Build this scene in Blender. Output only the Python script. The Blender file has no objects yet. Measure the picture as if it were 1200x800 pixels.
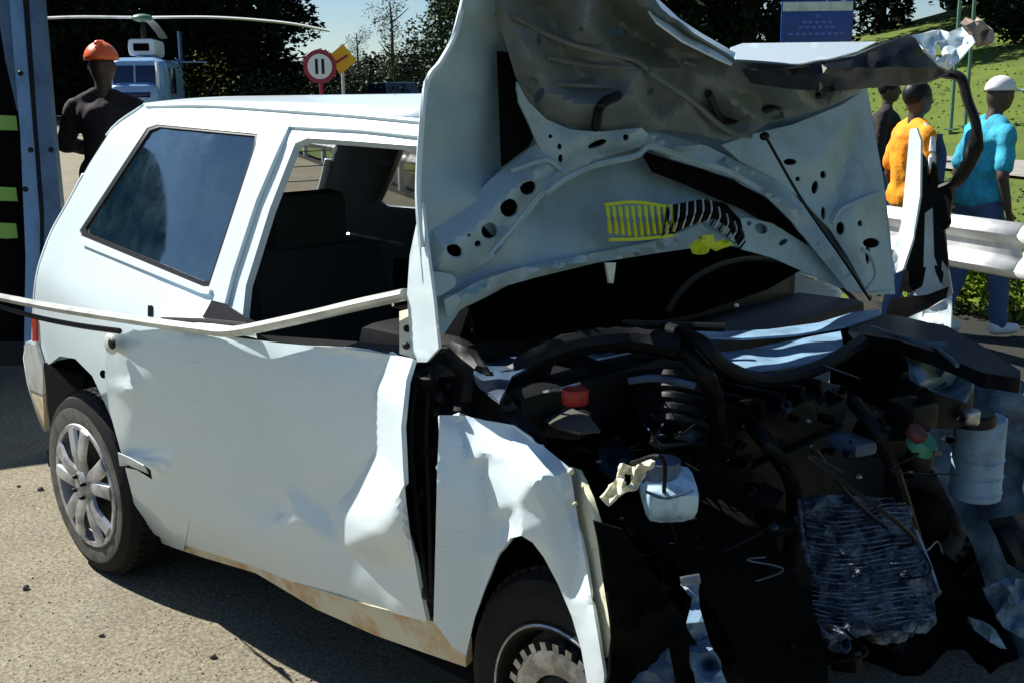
import bpy, bmesh, math, random
from mathutils import Vector, Matrix, noise
from mathutils.geometry import delaunay_2d_cdt
R = math.radians
random.seed(7)
SC = bpy.context.scene
COL = SC.collection

# ------------------------------------------------------------ camera
F, CX, CY, CZ, YAW, PIT, ROL = 1304.71, 3.21997, -2.19563, 1.44129, 2.348702, 0.2170995, -0.0113727
CAM = Vector((CX, CY, CZ))
FW = Vector((math.cos(YAW)*math.cos(PIT), math.sin(YAW)*math.cos(PIT), -math.sin(PIT)))
_r = Vector((math.sin(YAW), -math.cos(YAW), 0)); _u = _r.cross(FW)
RT = _r*math.cos(ROL) + _u*math.sin(ROL)
UP = _u*math.cos(ROL) - _r*math.sin(ROL)
cd = bpy.data.cameras.new('camera'); cam = bpy.data.objects.new('camera', cd); COL.objects.link(cam)
cd.sensor_width = 36; cd.lens = F/1200*36; cd.clip_end = 3000; cd.clip_start = 0.02
m = Matrix.Identity(4)
for i in range(3):
    m[i][0] = RT[i]; m[i][1] = UP[i]; m[i][2] = -FW[i]; m[i][3] = CAM[i]
cam.matrix_world = m
SC.camera = cam

# ------------------------------------------------------------ world, sun, exposure
SUN = Vector((-0.68, -0.16, 0.70)).normalized()          # towards the sun
w = bpy.data.worlds.new('World'); SC.world = w; w.use_nodes = True
nt = w.node_tree; bg = nt.nodes['Background']
sky = nt.nodes.new('ShaderNodeTexSky'); sky.sky_type = 'NISHITA'; sky.sun_disc = False
sky.sun_elevation = math.asin(SUN.z); sky.sun_rotation = math.atan2(SUN.x, SUN.y)
sky.air_density = 1.0; sky.dust_density = 0.0; sky.ozone_density = 5.0
nt.links.new(sky.outputs[0], bg.inputs[0]); bg.inputs[1].default_value = 0.052
sd = bpy.data.lights.new('sun', 'SUN'); so = bpy.data.objects.new('sun', sd); COL.objects.link(so)
sd.energy = 5.0; sd.angle = R(0.5); sd.color = (1, .96, .89)
so.rotation_euler = (-SUN).to_track_quat('-Z', 'Y').to_euler(); so.location = (0, 0, 20)
SC.view_settings.view_transform = 'Standard'; SC.view_settings.look = 'None'
SC.view_settings.exposure = 0.9; SC.view_settings.gamma = 1
SC.cycles.max_bounces = 6

# ------------------------------------------------------------ unprojection onto real surfaces
def ray(u, v): return FW + RT*((u-600)/F) - UP*((v-400)/F)
def PX(u, v, x): d = ray(u, v); return CAM + d*((x-CX)/d.x)
def PY(u, v, y): d = ray(u, v); return CAM + d*((y-CY)/d.y)
def PZ(u, v, z): d = ray(u, v); return CAM + d*((z-CZ)/d.z)
def PD(u, v, t): return CAM + ray(u, v)*t
def lerp(tab, q):
    if q <= tab[0][0]: return tab[0][1]
    for (a, b), (c, d) in zip(tab, tab[1:]):
        if q <= c: return b + (d-b)*(q-a)/(c-a)
    return tab[-1][1]
PROF = [(.12, .70), (.2, .745), (.33, .785), (.5, .805), (.7, .813), (.86, .805), (.94, .768), (1.15, .675), (1.33, .59), (1.38, .555), (1.42, .47)]
_T = []
for _i in range(-10, 170):
    _z = _i*.01; _T.append(sum(lerp(PROF, _z+k*.01)*(1-abs(k)/8) for k in range(-7, 8))/8)
def yside(x, z):
    q = max(0, min(len(_T)-1.001, (z+.1)*100)); i = int(q); y = _T[i]+(_T[i+1]-_T[i])*(q-i)
    if x < .45: y -= .17*((.45-x)/1.05)**1.35
    if x > 1.5: y -= .0
    return y
def SIDE(u, v, d=0.0):
    y = -.78
    for _ in range(14):
        p = PY(u, v, y)
        y = y*.4 + .6*(-yside(p.x, p.z)-d)
    return PY(u, v, y)
HN = Vector((1, -.18, .13)).normalized(); HP = Vector((1.62, -.76, .95))
def HOOD(u, v, d=0.0):
    dr = ray(u, v); t = ((HP+HN*d)-CAM).dot(HN)/dr.dot(HN); return CAM + dr*t

# ------------------------------------------------------------ materials
def mat(name, col, rough=.5, metal=0, var=.0, vscale=6, col2=None, bump=0, bscale=30, coat=0, spec=.5, emit=None, mask=(.45, .6)):
    m = bpy.data.materials.new(name); m.use_nodes = True; t = m.node_tree; b = t.nodes['Principled BSDF']
    b.inputs['Base Color'].default_value = (*col, 1); b.inputs['Roughness'].default_value = rough
    b.inputs['Metallic'].default_value = metal; b.inputs['Coat Weight'].default_value = coat
    b.inputs['Specular IOR Level'].default_value = spec; b.inputs['Coat Roughness'].default_value = .08
    tc = t.nodes.new('ShaderNodeTexCoord')
    if col2 is not None or var:
        c2 = col2 if col2 is not None else tuple(c*(1-var) for c in col)
        n = t.nodes.new('ShaderNodeTexNoise'); n.inputs['Scale'].default_value = vscale; n.inputs['Detail'].default_value = 8
        n.inputs['Roughness'].default_value = .65
        t.links.new(tc.outputs['Object'], n.inputs['Vector'])
        r = t.nodes.new('ShaderNodeValToRGB'); r.color_ramp.elements[0].position = mask[0]; r.color_ramp.elements[1].position = mask[1]
        r.color_ramp.elements[0].color = (*col, 1); r.color_ramp.elements[1].color = (*c2, 1)
        t.links.new(n.outputs['Fac'], r.inputs['Fac']); t.links.new(r.outputs['Color'], b.inputs['Base Color'])
    if bump:
        n2 = t.nodes.new('ShaderNodeTexNoise'); n2.inputs['Scale'].default_value = bscale; n2.inputs['Detail'].default_value = 6
        t.links.new(tc.outputs['Object'], n2.inputs['Vector'])
        bp = t.nodes.new('ShaderNodeBump'); bp.inputs['Strength'].default_value = bump; bp.inputs['Distance'].default_value = .02
        t.links.new(n2.outputs['Fac'], bp.inputs['Height']); t.links.new(bp.outputs['Normal'], b.inputs['Normal'])
    if emit: pass
    return m
M = {}
M['paint'] = mat('white_paint', (.66, .77, .81), .34, 0, vscale=3, col2=(.58, .68, .72), coat=.5, bump=.02, bscale=5, mask=(.5, .9))
def dirty(m, col, z0, z1):
    t = m.node_tree; b = t.nodes['Principled BSDF']; src = b.inputs['Base Color'].links[0].from_socket
    tc = t.nodes.new('ShaderNodeTexCoord'); sp = t.nodes.new('ShaderNodeSeparateXYZ'); t.links.new(tc.outputs['Object'], sp.inputs[0])
    mr = t.nodes.new('ShaderNodeMapRange'); mr.inputs['From Min'].default_value = z0; mr.inputs['From Max'].default_value = z1; t.links.new(sp.outputs['Z'], mr.inputs['Value'])
    n = t.nodes.new('ShaderNodeTexNoise'); n.inputs['Scale'].default_value = 9; n.inputs['Detail'].default_value = 10; n.inputs['Roughness'].default_value = .75; t.links.new(tc.outputs['Object'], n.inputs['Vector'])
    mu = t.nodes.new('ShaderNodeMath'); mu.operation = 'MULTIPLY'; t.links.new(mr.outputs['Result'], mu.inputs[0]); t.links.new(n.outputs['Fac'], mu.inputs[1])
    mx = t.nodes.new('ShaderNodeMix'); mx.data_type = 'RGBA'; t.links.new(mu.outputs[0], mx.inputs['Factor']); t.links.new(src, mx.inputs['A']); mx.inputs['B'].default_value = (*col, 1)
    # thin scratches
    mp = t.nodes.new('ShaderNodeMapping'); mp.inputs['Scale'].default_value = (2.2, 2.2, 55); mp.inputs['Rotation'].default_value = (0, .25, 0); t.links.new(tc.outputs['Object'], mp.inputs['Vector'])
    n3 = t.nodes.new('ShaderNodeTexNoise'); n3.inputs['Scale'].default_value = 3; n3.inputs['Detail'].default_value = 3; t.links.new(mp.outputs['Vector'], n3.inputs['Vector'])
    r3 = t.nodes.new('ShaderNodeMapRange'); r3.inputs['From Min'].default_value = .70; r3.inputs['From Max'].default_value = .76; r3.inputs['To Max'].default_value = .35; t.links.new(n3.outputs['Fac'], r3.inputs['Value'])
    m2 = t.nodes.new('ShaderNodeMix'); m2.data_type = 'RGBA'; t.links.new(r3.outputs['Result'], m2.inputs['Factor']); t.links.new(mx.outputs['Result'], m2.inputs['A']); m2.inputs['B'].default_value = (.22, .21, .18, 1)
    t.links.new(m2.outputs['Result'], b.inputs['Base Color'])
dirty(M['paint'], (.46, .44, .36), .40, .12)
M['under'] = mat('hood_primer', (.33, .46, .52), .42, 0, vscale=5, col2=(.20, .26, .26), bump=.05, bscale=8, mask=(.46, .75), coat=.2)
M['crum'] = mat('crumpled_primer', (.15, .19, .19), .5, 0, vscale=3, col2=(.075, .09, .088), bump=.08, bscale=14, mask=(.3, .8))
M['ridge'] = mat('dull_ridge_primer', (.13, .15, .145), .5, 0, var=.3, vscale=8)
M['dullblue'] = mat('dull_blue_paint', (.07, .12, .19), .38, 0, vscale=8, col2=(.02, .03, .05), mask=(.4, .66), bump=.1)  # dull blue mottled to near black
M['cream'] = mat('cream_edge', (.70, .68, .50), .55, 0, vscale=25, col2=(.40, .33, .20), mask=(.55, .75))
M['rust'] = mat('rusty_sill', (.62, .58, .44), .6, 0, vscale=7, col2=(.50, .30, .12), mask=(.46, .62))
M['black'] = mat('black_plastic', (.004, .004, .005), .5, 0, spec=.25, var=.5, vscale=20, bump=.05)
M['dark'] = mat('dark_engine', (.005, .005, .007), .5, 0, spec=.3, vscale=18, col2=(.010, .011, .014), bump=.2, mask=(.5, .7))
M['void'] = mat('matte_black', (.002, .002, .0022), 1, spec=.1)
M['rubber'] = mat('rubber', (.007, .007, .007), .8, 0, vscale=30, col2=(.014, .013, .011), mask=(.5, .75), spec=.25)
M['dusty'] = mat('dusty_rubber', (.10, .095, .08), .85, 0, vscale=20, col2=(.05, .045, .04))
M['silver'] = mat('silver_cap', (.52, .53, .55), .35, .5, var=.5, vscale=14)
M['steel'] = mat('bare_steel', (.45, .46, .48), .35, .9, var=.5, vscale=20)
M['radi'] = mat('radiator_alloy', (.20, .25, .30), .5, .4, vscale=34, col2=(.02, .03, .045), bump=.7, bscale=60, mask=(.42, .6))
M['cloth'] = mat('seat_fabric', (.035, .040, .042), .95, bump=.1, spec=.2)
M['yellow'] = mat('yellow_plastic', (.62, .70, .03), .5)
M['shadepaint'] = mat('shaded_body_paint', (.20, .32, .44), .4, 0, vscale=7, col2=(.04, .07, .11), mask=(.42, .64), bump=.1)  # white body paint with the bay's blue shade put into the colour
M['whitep'] = mat('skylit_milky_white', (.24, .40, .56), .4, 0, var=.35, vscale=12)  # blue skylight on white parts is put into this colour
M['red'] = mat('red_cap', (.35, .01, .01), .45)
M['green'] = mat('green_cap', (.05, .28, .17), .4)
M['trim'] = mat('bent_trim_metal', (.66, .68, .64), .35, .3, var=.3, vscale=8)
M['lampred'] = mat('tail_lamp_red', (.45, .05, .03), .2)
M['skin'] = mat('skin', (.055, .03, .02), .55)
M['orange'] = mat('orange_cloth', (.92, .32, .006), .85, var=.25, vscale=9, bump=1, bscale=9)
M['cyan'] = mat('cyan_cloth', (.03, .38, .54), .85, var=.3, vscale=9, bump=1, bscale=9)
M['navy'] = mat('navy_cloth', (.05, .10, .22), .9, bump=1, bscale=9)
M['white'] = mat('white_cloth', (.75, .76, .78), .8)
M['jacket'] = mat('dark_coat', (.015, .010, .012), .9, bump=.2, bscale=12)
M['helmet'] = mat('orange_helmet', (.85, .13, .03), .35)
M['denim'] = mat('denim', (.06, .12, .24), .9, var=.3)
M['vanpaint'] = mat('blue_grey_van_paint', (.06, .11, .19), .4, 0, var=.3, vscale=5, coat=.3)
M['vanpale'] = mat('pale_blue_paint', (.13, .24, .40), .4, 0, var=.2, coat=.3)
M['lime'] = mat('reflective_lime', (.20, .38, .05), .4)
M['galv'] = mat('galvanised_rail', (.62, .64, .64), .45, .15, var=.25, vscale=4)
M['signblue'] = mat('sign_blue', (.01, .045, .28), .4)
M['signwhite'] = mat('sign_white', (.8, .8, .82), .4)
M['signred'] = mat('sign_red', (.30, .01, .04), .4)
M['signyellow'] = mat('sign_yellow', (.85, .48, .01), .4)
M['signpale'] = mat('sign_lilac_print', (.10, .12, .55), .4)
M['bark'] = mat('bark', (.06, .05, .035), .9, bump=.6)
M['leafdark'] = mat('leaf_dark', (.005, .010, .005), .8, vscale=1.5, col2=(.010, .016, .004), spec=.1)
M['leafmid'] = mat('leaf_mid', (.04, .075, .02), .6, var=.5, vscale=2)
M['leaflit'] = mat('leaf_bright', (.14, .21, .012), .7, vscale=3, col2=(.07, .12, .008), spec=.15)
M['leafyel'] = mat('leaf_yellow', (.09, .10, .008), .8, var=.8, vscale=3, spec=.1)
M['helipaint'] = mat('helicopter_paint', (.22, .38, .62), .3, coat=.5)
M['pole'] = mat('green_pole', (.10, .20, .15), .5)
M['tan'] = mat('tan_cloth', (.42, .33, .26), .8, var=.4, vscale=20)
def glass(name, col, alpha):
    m = bpy.data.materials.new(name); m.use_nodes = True; t = m.node_tree; b = t.nodes['Principled BSDF']
    b.inputs['Base Color'].default_value = (*col, 1); b.inputs['Roughness'].default_value = .03
    b.inputs['IOR'].default_value = 1.9; b.inputs['Alpha'].default_value = alpha; b.inputs['Specular IOR Level'].default_value = .8
    b.inputs['Coat Weight'].default_value = .6
    tc = t.nodes.new('ShaderNodeTexCoord'); n = t.nodes.new('ShaderNodeTexNoise'); n.inputs['Scale'].default_value = 5; n.inputs['Detail'].default_value = 9; n.inputs['Roughness'].default_value = .7
    t.links.new(tc.outputs['Object'], n.inputs['Vector']); r = t.nodes.new('ShaderNodeValToRGB')
    r.color_ramp.elements[0].position = .42; r.color_ramp.elements[1].position = .72; r.color_ramp.elements[0].color = (*col, 1); r.color_ramp.elements[1].color = (col[0]+.02, col[1]+.035, col[2]+.045, 1)
    t.links.new(n.outputs['Fac'], r.inputs['Fac']); t.links.new(r.outputs['Color'], b.inputs['Base Color'])
    r2 = t.nodes.new('ShaderNodeMapRange'); r2.inputs['From Min'].default_value = .4; r2.inputs['From Max'].default_value = .75; r2.inputs['To Min'].default_value = .02; r2.inputs['To Max'].default_value = .25
    t.links.new(n.outputs['Fac'], r2.inputs['Value']); t.links.new(r2.outputs['Result'], b.inputs['Roughness'])
    return m
M['glass'] = glass('tinted_glass', (.004, .016, .030), .88)
M['clear'] = glass('side_glass', (.02, .05, .05), .45)

M['screen'] = mat('dark_screen', (.001, .0012, .0014), 1, spec=0)
# ------------------------------------------------------------ object helpers
def tag(o, label=None, cat=None, group=None, kind=None):
    if label: o['label'] = label
    if cat: o['category'] = cat
    if group: o['group'] = group
    if kind: o['kind'] = kind
    return o
def empty(name, loc=(0, 0, 0), rz=0):
    o = bpy.data.objects.new(name, None); COL.objects.link(o); o.location = loc; o.rotation_euler = (0, 0, rz); o.empty_display_size = .2
    return o
def mk(name, bm, material, parent=None, smooth=True, ang=35):
    me = bpy.data.meshes.new(name); bm.normal_update(); bm.to_mesh(me); bm.free()
    mats = material if isinstance(material, (list, tuple)) else [material]
    for q in mats: me.materials.append(q)
    if smooth:
        me.shade_smooth(); me.set_sharp_from_angle(angle=R(ang))
    o = bpy.data.objects.new(name, me); COL.objects.link(o)
    if parent: o.parent = parent
    return o
def bx(bm, c, s, rot=None, bev=0):
    old = set(bm.verts)
    r = bmesh.ops.create_cube(bm, size=1)['verts']
    if bev:
        bmesh.ops.scale(bm, vec=s, verts=r)
        bmesh.ops.bevel(bm, geom=list({e for v in r for e in v.link_edges}), offset=min(bev, min(s)*.45), segments=2, profile=.6, affect='EDGES')
        r = [v for v in bm.verts if v not in old]
    else: bmesh.ops.scale(bm, vec=s, verts=r)
    mt = Matrix.Translation(c) @ (rot.to_4x4() if rot is not None else Matrix.Identity(4))
    bmesh.ops.transform(bm, matrix=mt, verts=r)
    return bm
def frame_of(d):
    d = d.normalized(); a = Vector((0, 0, 1)) if abs(d.z) < .9 else Vector((1, 0, 0))
    x = d.cross(a).normalized(); return x, d.cross(x).normalized()
def cap(bm, p0, p1, r0, r1, seg=10, sq=1.0):
    p0 = Vector(p0); p1 = Vector(p1); d = p1-p0
    if d.length < 1e-6: d = Vector((0, 0, 1e-3))
    x, y = frame_of(d); n = d.normalized(); rings = []
    for a in (-90, -60, -30, 0): rings.append((p0 + n*r0*math.sin(R(a)), r0*math.cos(R(a))))
    for a in (0, 30, 60, 90): rings.append((p1 + n*r1*math.sin(R(a)), r1*math.cos(R(a))))
    prev = None
    for c, r in rings:
        ring = [bm.verts.new(c + x*max(r, 1e-4)*math.cos(2*math.pi*k/seg) + y*max(r, 1e-4)*sq*math.sin(2*math.pi*k/seg)) for k in range(seg)]
        if prev:
            for k in range(seg): bm.faces.new((prev[k], prev[(k+1) % seg], ring[(k+1) % seg], ring[k]))
        else: bm.faces.new(ring[::-1])
        prev = ring
    bm.faces.new(prev); return bm
def ell(bm, c, r, rot=None, seg=16):
    v = bmesh.ops.create_uvsphere(bm, u_segments=seg, v_segments=seg//2+2, radius=1)['verts']
    mt = Matrix.Translation(c) @ (rot.to_4x4() if rot is not None else Matrix.Identity(4)) @ Matrix.Diagonal((*r, 1))
    bmesh.ops.transform(bm, matrix=mt, verts=v); return bm
def catmull(pts, n=6):
    pts = [Vector(p) for p in pts]
    if len(pts) < 3: return pts
    out = []; P = [pts[0]*2-pts[1]] + pts + [pts[-1]*2-pts[-2]]
    for i in range(1, len(P)-2):
        for k in range(n):
            t = k/n; a, b, c, d = P[i-1:i+3]
            out.append(.5*((2*b)+(c-a)*t+(2*a-5*b+4*c-d)*t*t+(-a+3*b-3*c+d)*t**3))
    out.append(pts[-1]); return out
def tube(bm, pts, r, seg=8, n=6, r1=None, flat=1.0, up=None, rib=0):
    P = catmull(pts, n); prev = None; L = len(P)
    for i, p in enumerate(P):
        d = (P[min(i+1, L-1)]-P[max(i-1, 0)]).normalized()
        a = up or Vector((.13, .21, 1)); x = d.cross(a).normalized(); y = d.cross(x).normalized()
        rr = r + ((r1-r)*i/(L-1) if r1 is not None else 0)
        if rib and i % 2: rr *= 1+rib
        ring = [bm.verts.new(p + x*rr*math.cos(2*math.pi*k/seg) + y*rr*flat*math.sin(2*math.pi*k/seg)) for k in range(seg)]
        if prev:
            for k in range(seg): bm.faces.new((prev[k], prev[(k+1) % seg], ring[(k+1) % seg], ring[k]))
        else: bm.faces.new(ring[::-1])
        prev = ring
    bm.faces.new(prev); return bm
def lathe(bm, prof, c=(0, 0, 0), axis='y', seg=32, rot=None):
    c = Vector(c); prev = None; first = None
    for (r, h) in prof:
        ring = []
        for k in range(seg):
            a = 2*math.pi*k/seg
            if axis == 'y': q = Vector((r*math.cos(a), h, r*math.sin(a)))
            else: q = Vector((r*math.cos(a), r*math.sin(a), h))
            if rot is not None: q = rot @ q
            ring.append(bm.verts.new(c+q))
        if prev:
            for k in range(seg): bm.faces.new((prev[k], prev[(k+1) % seg], ring[(k+1) % seg], ring[k]))
        else: first = ring
        prev = ring
    if prof[0][0] > 1e-5 and prof[0] != prof[-1]: bm.faces.new(first[::-1])
    if prof[-1][0] > 1e-5 and prof[0] != prof[-1]: bm.faces.new(prev)
    bmesh.ops.recalc_face_normals(bm, faces=bm.faces)
    return bm
def inpoly(p, poly):
    x, y = p; c = False; j = len(poly)-1
    for i in range(len(poly)):
        xi, yi = poly[i]; xj, yj = poly[j]
        if (yi > y) != (yj > y) and x < (xj-xi)*(y-yi)/(yj-yi)+xi: c = not c
        j = i
    return c
def dseg(p, a, b):
    ax, ay = a; bx_, by = b; dx, dy = bx_-ax, by-ay; L = dx*dx+dy*dy
    t = 0 if L == 0 else max(0, min(1, ((p[0]-ax)*dx+(p[1]-ay)*dy)/L))
    return math.hypot(p[0]-ax-t*dx, p[1]-ay-t*dy)
def resamp(poly, step):
    out = []
    for i in range(len(poly)):
        a = poly[i]; b = poly[(i+1) % len(poly)]; n = max(1, int(math.hypot(b[0]-a[0], b[1]-a[1])/step))
        for k in range(n): out.append((a[0]+(b[0]-a[0])*k/n, a[1]+(b[1]-a[1])*k/n))
    return out
def round_poly(poly, n=1):
    for _ in range(n):
        o = []
        for i in range(len(poly)):
            a = poly[i]; b = poly[(i+1) % len(poly)]
            o.append((a[0]*.78+b[0]*.22, a[1]*.78+b[1]*.22)); o.append((a[0]*.22+b[0]*.78, a[1]*.22+b[1]*.78))
        poly = o
    return poly
def hole(u, v, a, b, rot=0, n=12):
    return [(u+a*math.cos(t)*math.cos(R(rot))-b*math.sin(t)*math.sin(R(rot)), v+a*math.cos(t)*math.sin(R(rot))+b*math.sin(t)*math.cos(R(rot))) for t in [2*math.pi*k/n for k in range(n)]]
def relief(pts):
    """height field over the panel: facets between control points, as in dented sheet metal"""
    o = delaunay_2d_cdt([Vector((p[0], p[1])) for p in pts], [], [], 0, 1e-5)
    vs = o[0]; hs = [pts[ov[0]][2] for ov in o[3]]
    T = [tuple(f) for f in o[2]]
    def fn(u, v):
        best = None
        for f in T:
            a, b, c = (vs[i] for i in f[:3])
            D = (b.y-c.y)*(a.x-c.x)+(c.x-b.x)*(a.y-c.y)
            if abs(D) < 1e-9: continue
            l1 = ((b.y-c.y)*(u-c.x)+(c.x-b.x)*(v-c.y))/D; l2 = ((c.y-a.y)*(u-c.x)+(a.x-c.x)*(v-c.y))/D; l3 = 1-l1-l2
            if min(l1, l2, l3) >= -1e-6: return l1*hs[f[0]]+l2*hs[f[1]]+l3*hs[f[2]]
            m1, m2, m3 = max(l1, 0), max(l2, 0), max(l3, 0); q = m1+m2+m3; m1 /= q; m2 /= q; m3 /= q
            dd = (a.x*m1+b.x*m2+c.x*m3-u)**2+(a.y*m1+b.y*m2+c.y*m3-v)**2
            if best is None or dd < best[0]: best = (dd, m1*hs[f[0]]+m2*hs[f[1]]+m3*hs[f[2]])
        return best[1]
    return fn
def soft(f, r):
    return lambda u, v: (2*f(u, v)+sum(f(u+r*math.cos(a), v+r*math.sin(a))+f(u+.5*r*math.cos(a+.5), v+.5*r*math.sin(a+.5)) for a in (0, 1.047, 2.094, 3.142, 4.189, 5.236)))/14
def sheet(name, outline, S, material, parent=None, holes=(), disp=None, step=12, thick=.005, rnd=0, ang=30, d0=0., wob=0., wsc=.02):
    """a panel of sheet metal, lying on the surface S, with real openings, dents and thickness"""
    if rnd: outline = round_poly(outline, rnd)
    out = resamp(outline, step); loops = [out] + [resamp(h, step*.7) for h in holes]
    pts = []; edges = []
    for L in loops:
        b = len(pts); pts += L; edges += [(b+i, b+(i+1) % len(L)) for i in range(len(L))]
    us = [p[0] for p in out]; vs = [p[1] for p in out]; rng = random.Random(len(out)*31+int(us[0]))
    segs = [(pts[a], pts[b]) for a, b in edges]
    v = min(vs)+step*.5; row = 0
    while v < max(vs):
        u = min(us)+step*(.5 if row % 2 else 0)
        while u < max(us):
            q = (u+rng.uniform(-.15, .15)*step, v+rng.uniform(-.15, .15)*step)
            if inpoly(q, out) and not any(inpoly(q, h) for h in loops[1:]) and min(dseg(q, a, b) for a, b in segs) > step*.45: pts.append(q)
            u += step
        v += step*.87; row += 1
    o = delaunay_2d_cdt([Vector(p) for p in pts], edges, [], 0, 1e-4)
    bm = bmesh.new(); V = []
    for q in o[0]:
        d = d0 + (disp(q.x, q.y) if disp else 0)
        if wob: d += wob*noise.noise(Vector((q.x*wsc, q.y*wsc, 3.7)))
        V.append(bm.verts.new(S(q.x, q.y, d)))
    for f in o[2]:
        c = (sum(o[0][i].x for i in f)/3, sum(o[0][i].y for i in f)/3)
        if inpoly(c, out) and not any(inpoly(c, h) for h in loops[1:]):
            a, b, cc = (V[i].co for i in f[:3]); n = (b-a).cross(cc-a)
            vv = [V[i] for i in f]
            if n.dot(a-CAM) > 0: vv = vv[::-1]
            bm.faces.new(vv)
    bmesh.ops.delete(bm, geom=[q for q in bm.verts if not q.link_faces], context='VERTS')
    ob = mk(name, bm, material, parent, True, ang)
    if thick:
        s = ob.modifiers.new('thickness', 'SOLIDIFY'); s.thickness = thick; s.offset = -1
        e = ob.modifiers.new('split', 'EDGE_SPLIT'); e.split_angle = R(48); e.use_edge_sharp = True
    return ob
def DP(t0, du=0., dv=0., u0=0, v0=0):
    """surface at a chosen distance, tilted: depth grows with du, dv"""
    return lambda u, v, d=0.: PD(u, v, t0+du*(u-u0)+dv*(v-v0)-d)
def YP(y): return lambda u, v, d=0.: PY(u, v, y-d)
def XP(x): return lambda u, v, d=0.: PX(u, v, x+d)
def ZP(z): return lambda u, v, d=0.: PZ(u, v, z+d)
def mirror_copy(o, parent):
    me = o.data.copy(); 
    for q in me.vertices: q.co.y = -q.co.y
    me.flip_normals()
    c = bpy.data.objects.new(o.name.split('.')[0], me); COL.objects.link(c); c.parent = parent
    for md in list(o.modifiers)[:1]:
        s = c.modifiers.new('thickness', 'SOLIDIFY'); s.thickness = md.thickness; s.offset = -1; s.material_offset = md.material_offset
    return c
CL = bpy.data.textures.new('folds', 'CLOUDS'); CL.noise_scale = .16; CL.noise_depth = 2
def remesh(o, vs, sm=4, fold=0):
    r = o.modifiers.new('remesh', 'REMESH'); r.mode = 'VOXEL'; r.voxel_size = vs; r.use_smooth_shade = True
    s = o.modifiers.new('smooth', 'SMOOTH'); s.iterations = sm; s.factor = .5
    if fold: d = o.modifiers.new('folds', 'DISPLACE'); d.texture = CL; d.strength = fold; d.mid_level = .5
    return o

# ============================================================ SETTING: ground
def gz(x, y):
    """ground height: flat round the wreck, climbing gently behind it, an embankment beyond the rail"""
    p = Vector((x, y)); back = -x*.90966+y*.41535      # distance along the view, away from the camera
    z = 0
    if back > 11: z += .022*(back-11)
    side = x*.41535 + y*.90966                          # towards the embankment
    d = side-19
    if d > 0: z += min(12, d*.24)*min(1, max(0, (75-back)/35))
    if side > 3.8: z -= .12*min(1, (side-3.8)/.6)
    return z
def asphalt():
    m = bpy.data.materials.new('worn_asphalt'); m.use_nodes = True; t = m.node_tree; b = t.nodes['Principled BSDF']
    tc = t.nodes.new('ShaderNodeTexCoord')
    def noise_(s, d=6):
        n = t.nodes.new('ShaderNodeTexNoise'); n.inputs['Scale'].default_value = s; n.inputs['Detail'].default_value = d
        n.inputs['Roughness'].default_value = .7; t.links.new(tc.outputs['Object'], n.inputs['Vector']); return n
    def ramp(src, a, b_, c1, c2):
        r = t.nodes.new('ShaderNodeValToRGB'); r.color_ramp.elements[0].position = a; r.color_ramp.elements[1].position = b_
        r.color_ramp.elements[0].color = (*c1, 1); r.color_ramp.elements[1].color = (*c2, 1); t.links.new(src, r.inputs['Fac']); return r
    def mix(a, b_, f, mode='MULTIPLY'):
        x = t.nodes.new('ShaderNodeMix'); x.data_type = 'RGBA'; x.blend_type = mode; x.inputs['Factor'].default_value = f
        t.links.new(a, x.inputs['A']); t.links.new(b_, x.inputs['B']); return x.outputs['Result']
    base = ramp(noise_(.7).outputs['Fac'], .35, .7, (.245, .226, .160), (.200, .190, .150))
    grain = ramp(noise_(75, 4).outputs['Fac'], .36, .62, (.48, .46, .43), (1.25, 1.22, 1.15))
    vo = t.nodes.new('ShaderNodeTexVoronoi'); vo.inputs['Scale'].default_value = 95; t.links.new(tc.outputs['Object'], vo.inputs['Vector'])
    spk = ramp(vo.outputs['Color'], .2, .8, (.75, .73, .70), (1.15, 1.15, 1.12))
    dirt = ramp(noise_(3.2).outputs['Fac'], .42, .66, (1, 1, 1), (.78, .74, .68))
    c = mix(mix(mix(base.outputs['Color'], grain.outputs['Color'], .9), spk.outputs['Color'], .7), dirt.outputs['Color'], .8)
    t.links.new(c, b.inputs['Base Color']); b.inputs['Roughness'].default_value = .9
    bp = t.nodes.new('ShaderNodeBump'); bp.inputs['Strength'].default_value = .4; bp.inputs['Distance'].default_value = .005
    t.links.new(vo.outputs['Distance'], bp.inputs['Height']); t.links.new(bp.outputs['Normal'], b.inputs['Normal'])
    return m
M['asphalt'] = asphalt()
M['grass'] = mat('verge_grass', (.095, .135, .005), .95, vscale=.5, col2=(.055, .095, .004), bump=.8, bscale=9, mask=(.35, .65))
M['path'] = mat('pale_lane', (.30, .29, .26), .9, var=.3, vscale=3)
def grid_sheet(name, x0, x1, y0, y1, n, material, dz, keep=None, sub=None):
    bm = bmesh.new(); V = {}
    def ax(a, b, i): t = i/n*2-1; return (a+b)/2 + (b-a)/2*(abs(t)**2.2)*(1 if t > 0 else -1)
    for i in range(n+1):
        for j in range(n+1):
            x, y = ax(x0, x1, i), ax(y0, y1, j); V[i, j] = bm.verts.new((x, y, gz(x, y)+dz))
    for i in range(n):
        for j in range(n): bm.faces.new((V[i, j], V[i+1, j], V[i+1, j+1], V[i, j+1]))
    return mk(name, bm, material, None, True, 60)
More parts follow.
